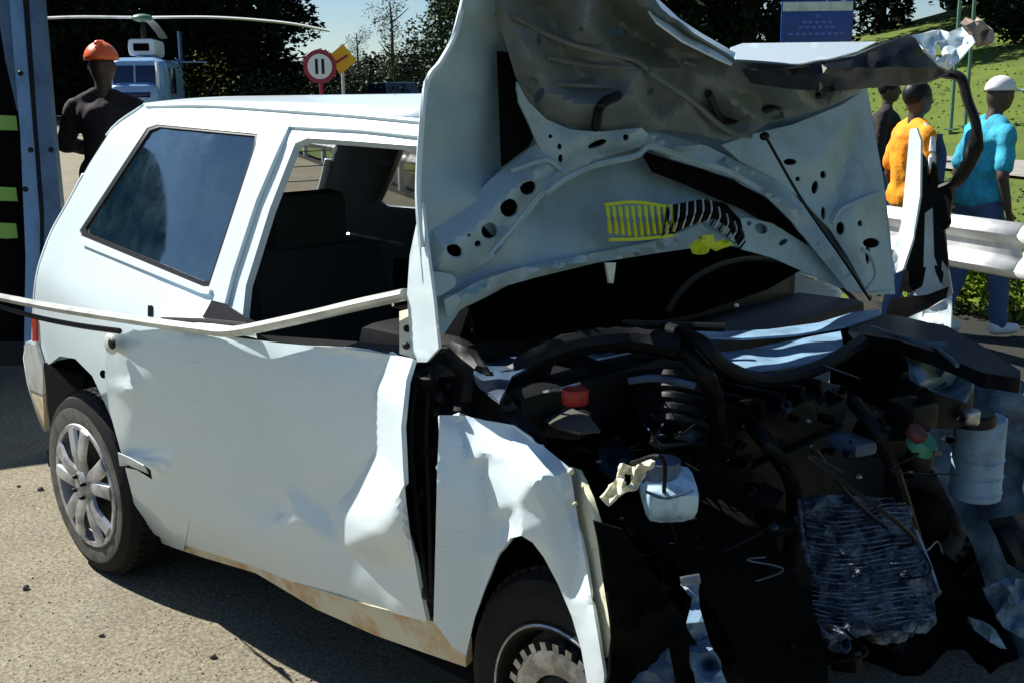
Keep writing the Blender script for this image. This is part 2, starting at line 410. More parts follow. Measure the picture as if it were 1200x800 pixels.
# terrain reaches the horizon; the road lies on it as its own sheet
tag(grid_sheet('ground', -900, 900, -900, 900, 150, M['grass'], -.06), kind='structure')
def strip(name, side0, side1, back0, back1, material, dz, nb=90, ns=12):
    bm = bmesh.new(); V = {}
    for i in range(nb+1):
        b = back0+(back1-back0)*(i/nb)
        for j in range(ns+1):
            s = side0+(side1-side0)*j/ns
            x = -.90966*b+.41535*s; y = .41535*b+.90966*s
            V[i, j] = bm.verts.new((x, y, gz(x, y)+dz))
    for i in range(nb):
        for j in range(ns): bm.faces.new((V[i, j], V[i, j+1], V[i+1, j+1], V[i+1, j]))
    bmesh.ops.recalc_face_normals(bm, faces=bm.faces)
    return tag(mk(name, bm, material, None, True, 60), kind='structure')
strip('road', -14, 3.72, -30, 130, M['asphalt'], 0)
M['darkverge'] = mat('dark_verge', (.018, .017, .012), .95, vscale=4, col2=(.008, .010, .005), bump=.6, bscale=20)  # near-black strip under and behind the rail
strip('verge', 3.72, 5.3, -30, 60, M['darkverge'], -.02)
strip('far_lane', 15.3, 18.6, -10, 120, M['path'], .0)

# loose grit on the asphalt near the camera
bm = bmesh.new(); rr = random.Random(3)
for i in range(2600):
    u = rr.uniform(-40, 480); v = rr.uniform(520, 830); p = PZ(u, v, 0)
    if p.y > -.3 and p.x > -.5: continue
    s = rr.choice([.0018, .0025, .003, .004]) * rr.uniform(.7, 1.3)
    vs = [bm.verts.new(p + Vector((rr.uniform(-1, 1)*s, rr.uniform(-1, 1)*s, z*s))) for z in (0, 0, 0, 1)]
    for f in ((0, 1, 2), (0, 1, 3), (1, 2, 3), (2, 0, 3)): bm.faces.new([vs[k] for k in f])
M['grit'] = mat('grit', (.22, .20, .16), .9, vscale=40, col2=(.07, .06, .05), mask=(.45, .55))
tag(mk('gravel', bm, M['grit'], None, False), 'loose pale and dark grit scattered on the asphalt beside the wreck', 'gravel', kind='stuff')

for k, (u, v, s_) in enumerate(((47, 574, .012), (22, 570, .008), (30, 690, .010), (250, 770, .009), (120, 745, .008))):
    g_ = PZ(u, v, 0); bm = bmesh.new(); bmesh.ops.create_icosphere(bm, subdivisions=2, radius=s_)
    for q in bm.verts: q.co *= 1+.5*noise.noise(q.co*70+Vector((k, 0, 0)))
    o = mk('stone', bm, M['grit'], None); o.location = g_+Vector((0, 0, s_*.4))
    tag(o, ('dark stone just left of the rear wheel', 'small stone near the left edge of the road level with the rear wheel', 'small stone low at the left edge of the road', 'small stone on the road outside the shadow below the door', 'small stone on the road below the rear wheel')[k], 'stone', 'stones on the asphalt')
# ============================================================ THE WRECKED CAR
car = tag(empty('wrecked_car'), 'white hatchback with its crumpled bonnet up and its front end smashed', 'car')
P_ = M['paint']
# quarter panel / body side
QW = [(184, 146), (302, 157), (300, 170), (245, 336), (238, 336), (94, 276), (93, 270), (172, 150)]
body_out = [(168, 124), (240, 123), (325, 127), (410, 133), (497, 141), (497, 160), (420, 152), (338, 148), (330, 165), (300, 235), (272, 320), (262, 360), (245, 470), (230, 560), (215, 645),
            (190, 636), (170, 622), (160, 575), (143, 520), (122, 470), (108, 440), (88, 420), (70, 417), (56, 428), (50, 445), (50, 490), (44, 470), (38, 440), (30, 410), (37, 402), (40, 345), (46, 310), (60, 272), (78, 240), (104, 193), (132, 150)]
side = sheet('side_panel', body_out, SIDE, P_, car, holes=[QW], step=12, thick=.012, ang=70); side.data.materials.append(mat('door_lining', (.09, .10, .10), .8)); side.modifiers[0].material_offset = 1; side.modifiers[0].material_offset_rim = 0
# door shifted back over the quarter panel, dented in
dent = relief([(110, 380, .060), (125, 395, .058), (122, 450, .056), (135, 530, .050), (160, 615, .035), (190, 636, .02), (240, 395, .030), (330, 400, .0), (432, 420, -.022), (440, 450, -.030), (441, 528, -.032),
               (200, 460, .036), (150, 455, .066), (165, 440, .052), (160, 480, .050), (260, 500, .010), (330, 560, -.018), (300, 470, .0), (380, 470, -.016), (388, 600, -.040), (330, 593, -.024), (250, 560, .008), (345, 606, .0), (440, 622, .052), (455, 600, .066), (482, 425, .025), (456, 412, -.005), (474, 480, .062), (473, 560, .070), (464, 610, .072), (452, 632, .055),
               (443, 668, -.01), (400, 640, -.020), (300, 620, -.006), (470, 665, .006), (476, 625, .060), (300, 665, -.008), (400, 700, -.01), (455, 716, -.006), (500, 728, .01), (490, 670, .020), (220, 600, .012), (250, 645, .0)])
dsoft = soft(dent, 5)
door_out = [(125, 394), (160, 388), (200, 384), (265, 394), (330, 402), (400, 408), (470, 417), (484, 420), (476, 445), (470, 500), (473, 560), (480, 620), (490, 680), (500, 728), (455, 716), (410, 703), (350, 684), (300, 664), (236, 644), (190, 630), (163, 616), (155, 580), (142, 530), (128, 480), (123, 440)]
door = sheet('door', door_out, SIDE, P_, car, disp=lambda u, v: dsoft(u, v)-.03*(v-400-(u-125)*.06)/250, step=6.5, thick=.01, d0=.012, ang=17)
# upper door frame round the open window
frame_out = [(338, 148), (420, 152), (497, 160), (497, 172), (420, 166), (360, 162), (346, 168), (316, 245), (288, 335), (285, 372), (300, 404), (262, 396), (200, 380), (190, 372), (196, 334), (240, 348), (265, 352), (272, 320), (300, 235)]
frame_main = [(338, 148), (420, 152), (497, 160), (497, 172), (420, 166), (360, 162), (346, 168), (316, 245), (288, 335), (284, 374), (262, 360), (272, 320), (300, 235)]
sheet('window_frame', frame_main, SIDE, P_, door, step=9, thick=.02, d0=-.014, ang=60)
sheet('frame_base', [(196, 334), (240, 350), (262, 358), (285, 374), (300, 392), (262, 384), (200, 378), (188, 372)], SIDE, P_, door, step=8, thick=.01, ang=40, disp=relief([(196, 334, .004), (188, 372, .05), (240, 350, -.004), (262, 358, -.01), (285, 374, -.01), (300, 392, .02), (262, 384, .035), (200, 378, .05)]))
sheet('window_frame', [(262, 396), (300, 404), (470, 418), (484, 420), (484, 412), (468, 404), (390, 398), (300, 392)], SIDE, M['black'], door, step=10, thick=.02, d0=-.004)
sheet('window_seal', [(236, 373), (248, 352), (264, 356), (284, 370), (302, 378), (270, 376)], SIDE, M['black'], door, step=8, d0=.028, thick=.006)
# shut-line slot and dents on the panel
sheet('shut_line', [(173, 358), (178, 358), (178, 371), (173, 371)], SIDE, M['void'], side, step=5, d0=.004, thick=.002)
sheet('torn_flap', [(138, 530), (152, 536), (168, 545), (177, 560), (165, 552), (140, 545)], SIDE, P_, door, step=5, d0=.062, thick=.002, disp=relief([(138, 530, 0), (140, 545, -.02), (165, 552, -.01), (168, 545, .02), (177, 560, -.02)]))
sheet('torn_gap', [(140, 546), (160, 550), (178, 561), (176, 550), (166, 543)], SIDE, M['void'], door, step=5, d0=.056, thick=.001)
# handle / lock
bm = bmesh.new(); c = SIDE(130, 403, .088); ell(bm, c, (.032, .012, .028))
hd = mk('door_handle', bm, M['trim'], door)
bm = bmesh.new(); ell(bm, SIDE(131, 403, .101), (.018, .006, .014)); mk('lock_barrel', bm, M['black'], door)
bm = bmesh.new(); ell(bm, SIDE(121, 438, .028), (.014, .008, .012)); mk('bolt_hole', bm, M['void'], side)
# quarter window: rubber, glass
cu = sum(p[0] for p in QW)/len(QW); cv = sum(p[1] for p in QW)/len(QW)
def shrink(poly, k, dx=0, dy=0): return [(cu+(p[0]-cu)*k+dx, cv+(p[1]-cv)*k+dy) for p in poly]
sheet('quarter_window', shrink(QW, .985), SIDE, M['glass'], car, step=16, d0=-.010, thick=.004)
sheet('window_rubber', shrink(QW, 1.0), SIDE, M['black'], side, holes=[shrink(QW, .95, 2, -1)], step=12, d0=-.004, thick=.008)
sheet('window_ledge', [(94, 280), (240, 339), (246, 339), (244, 345), (236, 344), (96, 287)], SIDE, P_, side, step=10, d0=.010, thick=.01)
# roof, lofted across to the far side
def loft(name, edge, mid, n=14, material=None, parent=None):
    bm = bmesh.new(); prev = None
    for p in edge:
        row = []
        for k in range(n+1):
            t = -1+2*k/n; q = Vector((p.x, -p.y*t if p.y > 0 else p.y*-t, p.z)); q += mid(p)*(1-abs(t)**2.2); row.append(bm.verts.new(q))
        if prev:
            for k in range(n): bm.faces.new((prev[k], prev[k+1], row[k+1], row[k]))
        prev = row
    bmesh.ops.recalc_face_normals(bm, faces=bm.faces)
    o = mk(name, bm, material or P_, parent or car, True, 40)
    s = o.modifiers.new('thickness', 'SOLIDIFY'); s.thickness = .01; s.offset = 0
    return o
top = [SIDE(u, v, .002) for u, v in ((168, 123), (205, 122), (240, 122), (280, 124), (325, 126), (370, 129), (410, 132), (455, 136), (497, 140))]
roof = loft('roof', top, lambda p: Vector((0, 0, 1.445-p.z)))
hl = loft('headliner', [Vector((p.x, p.y*.97, p.z-.03)) for p in top], lambda p: Vector((0, 0, 1.41-p.z)), material=M['cloth'])
# drip moulding along the roof edge
bm = bmesh.new(); tube(bm, [SIDE(u, v, .006) for u, v in ((172, 125), (240, 124), (325, 129), (410, 135), (497, 143))], .006, 6)
mk('drip_rail', bm, P_, roof)
rear = [SIDE(u, v, .002) for u, v in ((168, 124), (132, 150), (104, 193), (78, 240), (60, 272), (46, 310), (40, 345), (38, 400))]
rear = catmull(rear, 4)
tg = loft('tailgate', rear, lambda p: Vector((-.09, 0, .02)), n=28)
bm = bmesh.new(); bm.from_mesh(tg.data); gbm = bm.copy()
isw = lambda f: 1.0 < f.calc_center_median().z < 1.34 and abs(f.calc_center_median().y) < .50
bmesh.ops.delete(bm, geom=[f for f in bm.faces if isw(f)], context='FACES'); bm.to_mesh(tg.data); bm.free()
bmesh.ops.delete(gbm, geom=[f for f in gbm.faces if not isw(f)], context='FACES')
rw = mk('rear_window', gbm, M['clear'], tg, True, 40)
for z in (1.06, 1.12, 1.18, 1.24, 1.30):
    bm = bmesh.new(); x_ = -.60+(z-1.0)*.75; tube(bm, [(x_+.04, -.46, z), (x_-.0, 0, z), (x_+.04, .46, z)], .0022, 5, n=4); mk('heater_wire', bm, M['trim'], rw)
rb = [SIDE(u, v, .012) for u, v in ((31, 402), (28, 420), (33, 450), (44, 485), (52, 505))]
bmp = loft('rear_bumper', rb, lambda p: Vector((-.14, 0, 0)))
sheet('bumper_corner', [(28, 405), (42, 403), (50, 430), (50, 462), (33, 455)], SIDE, M['trim'], bmp, step=8, d0=.014, thick=.01)
sheet('bumper_corner', [(33, 455), (50, 462), (52, 500), (46, 492)], SIDE, M['rust'], bmp, step=8, d0=.010, thick=.01)
sheet('tail_lamp', [(37, 372), (41, 372), (42, 400), (38, 400)], SIDE, M['lampred'], tg, step=6, d0=.01, thick=.01)
# mirrored far side
mq = mirror_copy(side, car)
far_glass = sheet('quarter_window', shrink(QW, .985), SIDE, M['clear'], car, step=16, d0=-.010, thick=.004)
for q in far_glass.data.vertices: q.co.y = -q.co.y
far_glass.data.flip_normals()
d2 = mirror_copy(door, car)
ff = sheet('window_frame', frame_main, SIDE, P_, d2, step=14, thick=.02)
for q in ff.data.vertices: q.co.y = -q.co.y
ff.data.flip_normals()
# sill, rusted at the front
sheet('sill', [(186, 628), (240, 644), (300, 662), (350, 683), (430, 708), (500, 726), (512, 728), (545, 752), (546, 781), (520, 772), (440, 744), (370, 713), (300, 671), (236, 652), (188, 636)], SIDE, M['rust'], car, step=9, d0=-.028, thick=.02)
# bent trim bar poking out to the left of the car
bm = bmesh.new()
tr = [SIDE(u, v, d) for u, v, d in ((-12, 346, .17), (60, 360, .11), (130, 371, .085), (200, 381, .075), (240, 386, .07), (262, 389, .07), (285, 387, .07), (320, 380, .066), (370, 369, .06), (425, 356, .052), (476, 345, .04))]
tube(bm, tr, .021, 10, flat=.6, n=3); mk('bent_trim', bm, M['trim'], car)
bm = bmesh.new()
tr = [SIDE(u, v, d) for u, v, d in ((-12, 356, .16), (40, 371, .10), (90, 381, .07), (140, 388, .05))]
tube(bm, tr, .008, 8, n=6); tube(bm, [SIDE(u, v, .05) for u, v in ((190, 374), (240, 376), (290, 381))], .006, 8)
mk('trim_rubber', bm, M['black'], car)
# A pillar base with hinge
sheet('front_pillar', [(468, 365), (480, 362), (486, 420), (468, 414)], SIDE, M['cream'], car, step=6, d0=.0, thick=.03)
sheet('front_pillar', [(497, 140), (520, 170), (560, 330), (530, 420), (486, 420), (480, 340), (497, 250)], lambda u, v, d=0: PY(u, v, -.62), M['black'], car, step=20, thick=.03)
for (u, v) in ((477, 385), (476, 405)):
    bm = bmesh.new(); ell(bm, SIDE(u, v, .012), (.008, .008, .008), seg=8); mk('hinge_bolt', bm, M['black'], car)
# floor, inner walls, firewall
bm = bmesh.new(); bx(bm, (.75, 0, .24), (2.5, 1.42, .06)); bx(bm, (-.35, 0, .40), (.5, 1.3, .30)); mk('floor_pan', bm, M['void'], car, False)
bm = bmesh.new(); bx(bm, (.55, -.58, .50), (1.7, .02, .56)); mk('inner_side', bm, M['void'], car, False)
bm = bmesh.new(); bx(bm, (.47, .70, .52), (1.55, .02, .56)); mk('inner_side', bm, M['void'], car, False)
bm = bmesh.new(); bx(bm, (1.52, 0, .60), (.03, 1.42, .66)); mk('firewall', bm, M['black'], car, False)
# dashboard, wheel, seats
bm = bmesh.new(); bx(bm, (1.38, 0, .83), (.36, 1.34, .22), bev=.05); mk('dashboard', bm, M['black'], car)
bm = bmesh.new()
Rw = Matrix.Rotation(R(-62), 3, 'Y'); P = [Vector((1.12, .36, .92))+Rw@Vector((.18*math.cos(a), .18*math.sin(a), 0)) for a in [2*math.pi*k/24 for k in range(25)]]
tube(bm, P, .014, 8, n=1)
for a in (0, 120, 240): tube(bm, [Vector((1.12, .36, .92)), Vector((1.12, .36, .92))+Rw@Vector((.175*math.cos(R(a)), .175*math.sin(R(a)), 0))], .012, 6)
mk('steering_wheel', bm, M['black'], car)
def seat(x, y, w=.46, hr=True):
    bm = bmesh.new(); bx(bm, (x, y, .44), (.50, w, .16), bev=.05)
    s = mk('seat', bm, M['cloth'], car)
    bm = bmesh.new(); bx(bm, (x-.28, y, .74 if hr else .64), (.13, w, .60 if hr else .40), rot=Matrix.Rotation(R(-14), 3, 'Y'), bev=.05); mk('backrest', bm, M['cloth'], s)
    if not hr: return
    bm = bmesh.new(); bx(bm, (x-.36, y, 1.10), (.09, w*.55, .17), bev=.035); mk('headrest', bm, M['cloth'], s)
seat(.95, -.36); seat(.95, .36); seat(.05, 0, 1.15, False)
# grab bar seen through the window
bm = bmesh.new(); tube(bm, [PY(408, 275, .1), PY(440, 281, .1), PY(472, 288, .1)], .008, 6); mk('grab_bar', bm, M['silver'], car)
# windscreen and front glass
bm = bmesh.new()
vs = [bm.verts.new(q) for q in ((1.32, -.52, 1.38), (1.32, .52, 1.38), (1.60, .66, .95), (1.66, .35, .93), (1.68, 0, .92), (1.66, -.35, .93), (1.60, -.66, .95))]
bm.faces.new(vs); o = mk('windscreen', bm, M['screen'], car, False); s = o.modifiers.new('t', 'SOLIDIFY'); s.thickness = .006

# ---- wheels
def wheel(c, name_ix=0, broken=False, yaw=0, flat=0):
    rt = Matrix.Rotation(yaw, 3, 'Z'); c = Vector(c)
    bm = bmesh.new()
    prof = [(.185, -.075), (.20, -.088), (.245, -.092), (.272, -.080), (.285, -.058), (.287, 0), (.285, .058), (.272, .08), (.245, .092), (.20, .088), (.185, .075), (.185, -.075)]
    lathe(bm, prof, c, seg=56, rot=rt)
    for k in range(56):                              # tread grooves standing as blocks
        a = 2*math.pi*(k+.5)/56
        for yy in (-.045, -.015, .015, .045):
            q = rt@Vector((.288*math.cos(a), yy, .288*math.sin(a)))
            bx(bm, c+q, (.006, .022, .024), rot=rt@Matrix.Rotation(-a, 3, 'Y'))
    t = mk('wheel', bm, M['rubber'], car, True, 30)
    bm = bmesh.new(); lathe(bm, [(.196, -.0895), (.24, -.0935), (.244, -.0925), (.196, -.0875), (.196, -.0895)], c, seg=48, rot=rt); mk('sidewall', bm, M['rubber'] if broken else M['dusty'], t)
    bm = bmesh.new()
    lathe(bm, [(.198, -.086), (.192, -.094), (.178, -.092), (.174, -.07), (.165, -.04), (.165, .05), (.198, .07), (.198, .03), (.17, .02), (.172, -.03), (.198, -.086)], c, seg=48, rot=rt); mk('rim', bm, M['silver'] if not broken else M['rubber'], t)
    bm = bmesh.new(); lathe(bm, [(.001, -.045), (.165, -.045), (.165, -.02), (.001, -.02)], c, seg=32, rot=rt); mk('brake_disc', bm, M['dark'], t)
    if not broken:
        for k in range(5):
            a = 2*math.pi*k/5+.35; bm = bmesh.new()
            for s in (-1, 1):
                pts = [Vector((.035*math.cos(a+s*.5), -.085, .035*math.sin(a+s*.5))), Vector((.10*math.cos(a+s*.20), -.095, .10*math.sin(a+s*.20))), Vector((.18*math.cos(a+s*.24), -.088, .18*math.sin(a+s*.24)))]
                tube(bm, [c+rt@p for p in pts], .022, 8, n=5, r1=.027, flat=.45, up=rt@Vector((0, 1, 0)))
            mk('spoke', bm, M['silver'], t)
        bm = bmesh.new(); lathe(bm, [(.001, -.108), (.030, -.106), (.048, -.098), (.052, -.08), (.001, -.08)], c, seg=24, rot=rt); mk('hub_cap', bm, M['silver'], t)
        for k in range(4):
            a = 2*math.pi*k/4+.5; bm = bmesh.new(); cap(bm, c+rt@Vector((.034*math.cos(a), -.10, .034*math.sin(a))), c+rt@Vector((.034*math.cos(a), -.112, .034*math.sin(a))), .007, .007, 6); mk('wheel_bolt', bm, M['dark'], t)
    else:
        bm = bmesh.new(); lathe(bm, [(.088, -.085), (.116, -.092), (.136, -.085), (.136, -.06), (.088, -.06), (.088, -.085)], c, seg=48, rot=rt)
        for k in range(26):
            a = 2*math.pi*k/26; q = rt@Vector((.143*math.cos(a), -.078, .143*math.sin(a))); bx(bm, c+q, (.018, .018, .016), rot=rt@Matrix.Rotation(-a, 3, 'Y'))
        mk('toothed_ring', bm, M['steel'], t)
        bm = bmesh.new(); lathe(bm, [(.184, -.094), (.187, -.0965), (.190, -.094), (.187, -.091), (.184, -.094)], c, seg=48, rot=rt); mk('rim_lip', bm, M['steel'], t)
        bm = bmesh.new(); lathe(bm, [(.001, -.10), (.05, -.098), (.095, -.07), (.095, -.05), (.001, -.05)], c, seg=24, rot=rt); mk('hub_cap', bm, M['black'], t)
    return t
wheel((0, -.715, .287)); wheel((0, .715, .287)); wheel((1.945, -.685, .280), broken=True, yaw=R(-4)); wheel((1.98, .745, .287), broken=True)
# wheel-arch liners
def liner(c, y0, y1, r=.36):
    bm = bmesh.new(); prev = None
    for k in range(17):
        a = math.pi*k/16; row = [bm.verts.new((c[0]+r*math.cos(a), y, c[1]+r*math.sin(a))) for y in (y0, y1)]
        if prev: bm.faces.new((prev[0], prev[1], row[1], row[0]))
        prev = row
    o = mk('arch_liner', bm, M['void'], car); return o
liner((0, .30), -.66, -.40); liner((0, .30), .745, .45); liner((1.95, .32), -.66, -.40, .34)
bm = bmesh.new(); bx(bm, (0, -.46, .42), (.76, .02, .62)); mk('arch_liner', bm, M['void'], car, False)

# ---- near front fender
fd = relief([(512, 486, .02), (512, 560, .035), (510, 650, .035), (508, 725, .03), (530, 757, .012), (546, 768, -.005), (556, 724, -.01), (566, 690, -.018), (585, 648, -.022), (538, 489, -.03), (548, 540, -.012), (550, 600, .0), (560, 650, -.01), (575, 600, -.03), (590, 610, -.038), (565, 545, -.032),
             (560, 490, -.040), (600, 500, -.040), (640, 525, -.045), (670, 548, -.055), (572, 530, -.020), (600, 540, .002), (606, 590, .014), (612, 622, .018), (622, 565, .030), (640, 556, .012), (655, 556, -.012), (640, 610, .008), (650, 650, .0), (668, 700, -.008), (680, 750, -.004), (688, 800, .0), (668, 600, -.022), (680, 650, -.02), (692, 700, .012), (700, 745, .02), (706, 790, .02), (690, 690, .0), (703, 840, .01)])
fender = sheet('front_fender', [(515, 486), (538, 486), (560, 490), (600, 500), (640, 525), (668, 548), (676, 600), (688, 670), (700, 740), (708, 790), (705, 840), (692, 840), (688, 800), (681, 760), (670, 722), (654, 684), (637, 652), (624, 635), (611, 627), (598, 630), (585, 648), (570, 684), (556, 724), (546, 768), (530, 757), (508, 727), (510, 650), (512, 560)], SIDE, P_, car, disp=soft(fd, 3.5), step=6, thick=.006, d0=.01, ang=20)
sheet('fender_flange', [(664, 546), (676, 550), (690, 583), (702, 622), (716, 662), (724, 710), (731, 760), (710, 770), (704, 745), (697, 705), (686, 650), (676, 600)], SIDE, M['cream'], fender, step=7, thick=.01, disp=relief([(664, 546, -.085), (676, 550, -.07), (690, 583, -.03), (702, 622, -.012), (716, 662, .010), (724, 710, .02), (731, 760, .03), (710, 770, .012), (704, 745, .008), (697, 705, -.004), (686, 650, -.03), (676, 600, -.05)]))
sheet('splash_guard', [(715, 790), (716, 720), (705, 650), (696, 610), (730, 620), (772, 680), (820, 760), (850, 860), (690, 860)], lambda u, v, d=0: PX(u, v, 2.20+.0003*(u-700)+d), M['void'], car, step=14, wob=.04, wsc=.03)
for (u, v, a) in ((674, 590, 3), (669, 552, 5), (717, 752, 4)):
    bm = bmesh.new(); ell(bm, SIDE(u, v, .0), (.004*a/3, .006, .004*a/3), seg=8); mk('screw', bm, M['rust'], fender)
sheet('bumper_remnant', [(704, 766), (728, 762), (742, 800), (740, 840), (690, 840), (697, 790)], SIDE, M['dark'], car, step=10, disp=relief([(704, 766, .01), (728, 762, -.05), (742, 830, -.06), (690, 830, .02)]), thick=.01)
# black torn gap between door and fender
sheet('door_gap', [(497, 418), (520, 412), (545, 430), (540, 480), (520, 486), (516, 560), (512, 700), (502, 728), (492, 690), (478, 600), (466, 500), (472, 440)], SIDE, M['black'], car, step=9, d0=-.035, wob=.05, wsc=.05, thick=.02)
for pts, r in (([(488, 440), (482, 520), (490, 610), (502, 700)], .006), ([(505, 430), (500, 500), (503, 600), (506, 690)], .005)):
    bm = bmesh.new(); tube(bm, [SIDE(u, v, -.012) for u, v in pts], r, 6); mk('door_seal', bm, M['rubber'], car)
# dark wing-edge plastic running down the fender top
sheet('cowl_scrap', [(500, 412), (530, 400), (556, 410), (575, 440), (600, 470), (632, 505), (640, 520), (600, 500), (560, 488), (520, 482), (505, 450)], lambda u, v, d=0: SIDE(u, v, -.04-.25*max(0, (540-v))/500+d), M['black'], car, step=9, wob=.03, wsc=.05)
sheet('bright_edge', [(540, 488), (580, 494), (602, 498), (622, 512), (628, 520), (600, 508), (560, 496)], SIDE, P_, fender, step=6, d0=-.03, thick=.004)

# ---- the raised, buckled bonnet
PU = M['under']
skin_out = [(505, 395), (497, 330), (490, 250), (491, 170), (498, 96), (516, 74), (530, 48), (540, 12), (548, -28), (620, -40), (720, -34), (760, 4), (806, 40), (862, 70), (935, 76), (1005, 66), (1016, 100), (1026, 160), (1036, 215), (1044, 280), (1049, 345),
            (1005, 344), (962, 318), (900, 298), (848, 286), (775, 296), (700, 308), (600, 332), (540, 362), (520, 392)]
skd = relief([(505, 395, .01), (490, 250, .04), (498, 96, .03), (540, 12, .06), (548, -28, .07), (560, 330, -.02), (545, 150, -.015), (585, 120, -.045), (520, 200, .015), (510, 300, 0), (560, 230, .02), (620, -40, .1), (605, 100, -.09), (600, 190, -.08), (720, -34, .1), (760, 4, .08), (862, 70, .06), (1005, 66, .05), (1016, 100, -.01), (1040, 230, .01), (1049, 345, .02),
              (700, 100, -.09), (850, 130, -.1), (640, 250, -.03), (700, 230, -.045), (760, 210, -.03), (700, 290, .02), (620, 320, .02), (840, 270, .02), (820, 220, -.03), (900, 298, .02), (960, 260, -.05), (940, 170, -.06), (990, 150, -.03), (1010, 300, -.01), (962, 318, .01)])
hood = sheet('bonnet', skin_out, HOOD, PU, car, disp=soft(skd, 12), step=11, thick=.004, ang=22, wob=.012, wsc=.02)
# bright folded flange on the near side of the bonnet
sheet('bonnet_flange', [(492, 235), (488, 262), (480, 300), (477, 345), (480, 395), (486, 424), (500, 424), (514, 408), (508, 350), (500, 290), (495, 245)], lambda u, v, d=0: PY(u, v, -.800-d), P_, hood, step=8, disp=relief([(492, 235, .0), (477, 345, -.035), (486, 424, -.03), (514, 408, .03), (508, 350, .03), (500, 290, .025)]), thick=.006)
bm = bmesh.new(); tube(bm, [HOOD(u, v, .05) for u, v in ((548, -20), (540, 14), (531, 46), (516, 74), (500, 98), (493, 160), (490, 230), (494, 290))], .006, 6); mk('rolled_edge', bm, P_, hood)
# inner frame pieces with their punched holes
H1 = [hole(619, 220, 10, 9, -30), hole(597, 244, 11, 11), hole(574, 271, 10, 10), hole(533, 294, 11, 8, 35), hole(560, 286, 4, 4, n=8), hole(550, 276, 2.5, 2.5, n=8)]
rib_l = sheet('inner_rib', [(499, 262), (520, 256), (545, 240), (580, 205), (612, 180), (632, 166), (640, 185), (662, 196), (660, 208), (640, 225), (612, 262), (585, 295), (560, 316), (545, 322), (525, 328), (508, 330), (500, 300)], HOOD, PU, hood, holes=H1, step=8, d0=.035, thick=.005, rnd=1,
      disp=relief([(499, 262, -.02), (545, 238, -.03), (612, 178, -.03), (632, 166, .0), (662, 200, .02), (612, 262, -.02), (560, 316, -.03), (508, 330, -.03), (520, 290, .02), (560, 265, .02), (600, 225, .02), (640, 195, .025), (590, 280, .015), (540, 305, .012)]))
for pts in ([(655, 203), (625, 235), (600, 268), (572, 300)], [(600, 200), (640, 188), (660, 202)]):
    bm = bmesh.new(); tube(bm, [HOOD(u, v, .062) for u, v in pts], .005, 6); mk('pressed_ridge', bm, PU, rib_l)
sheet('inner_rib', [(500, 320), (512, 318), (532, 322), (536, 334), (520, 345), (505, 350)], HOOD, PU, hood, step=7, d0=.03, thick=.004, rnd=1)
H2 = [hole(700, 169, 12, 4, -22), hole(734, 161, 4, 5), hole(656, 172, 3, 4, n=8), hole(657, 186, 3, 5, n=8), hole(645, 160, 2.5, 2.5, n=8), hole(650, 196, 2.5, 3, n=8)]
sheet('inner_plate', [(606, 96), (618, 118), (640, 140), (668, 152), (700, 155), (752, 150), (760, 158), (752, 172), (716, 182), (690, 192), (664, 207), (640, 186), (628, 166), (620, 145), (608, 120)], HOOD, PU, hood, holes=H2, step=7, d0=.05, thick=.005,
      disp=relief([(606, 96, 0), (640, 140, 0), (700, 155, .01), (752, 150, .02), (752, 172, .01), (700, 186, -.02), (664, 207, 0), (628, 166, -.01), (665, 172, .02), (720, 168, .03)]))
# curved cross rib, black sheet painting the shade of the recess below it
sheet('inner_rib', [(752, 150), (790, 160), (830, 172), (865, 190), (900, 205), (925, 222), (960, 262), (990, 305), (1010, 342), (994, 342), (960, 300), (930, 262), (895, 228), (860, 210), (820, 196), (785, 186), (755, 172)], HOOD, PU, hood, step=7, d0=.055, thick=.005,
      disp=relief([(752, 150, -.02), (830, 172, -.03), (900, 205, -.03), (960, 262, -.02), (1010, 342, 0), (994, 342, 0), (930, 262, .0), (860, 210, -.02), (785, 186, -.02), (755, 172, -.03), (790, 172, .025), (860, 199, .025), (920, 238, .025), (975, 300, .02)]))
bm = bmesh.new(); tube(bm, [HOOD(u, v, .085) for u, v in ((640, 226), (665, 208), (700, 193), (745, 183), (762, 172), (800, 184), (850, 200), (890, 222))], .007, 6); mk('pressed_ridge', bm, PU, hood)
sheet('recess_shade', [(750, 176), (785, 188), (825, 199), (862, 213), (900, 235), (935, 268), (955, 300), (965, 316), (930, 290), (900, 262), (870, 245), (838, 232), (800, 215), (765, 202)], HOOD, M['void'], hood, step=10, d0=.015, thick=.003)
sheet('recess_shade', [(583, 60), (600, 62), (612, 120), (626, 160), (620, 172), (588, 196), (586, 140)], HOOD, M['void'], hood, step=12, d0=.018, thick=.003)  # matte black sheet painted as the shade in the deep slot
H3 = [hole(955, 220, 4, 8, 10), hole(985, 268, 5, 8), hole(1021, 285, 10, 6), hole(965, 250, 3, 8), hole(926, 190, 8, 4), hole(1017, 298, 3, 12, 0), hole(935, 210, 3, 3, n=8), hole(965, 205, 4, 5, n=8), hole(1008, 262, 3, 4, n=8)]
rp = sheet('inner_plate', [(846, 170), (880, 158), (930, 146), (985, 124), (1014, 106), (1026, 165), (1036, 230), (1043, 300), (1046, 338), (1016, 342), (996, 305), (972, 268), (940, 234), (905, 208), (868, 190)], HOOD, PU, hood, holes=H3, step=8, d0=.03, thick=.005,
      disp=relief([(846, 170, 0), (880, 158, -.01), (1014, 106, -.02), (1036, 230, .01), (1046, 338, 0), (1016, 342, 0), (968, 262, 0), (905, 200, 0), (960, 190, .02), (1000, 165, -.02), (980, 232, -.012), (1000, 240, .025), (1000, 285, .02), (1025, 300, .0)]))
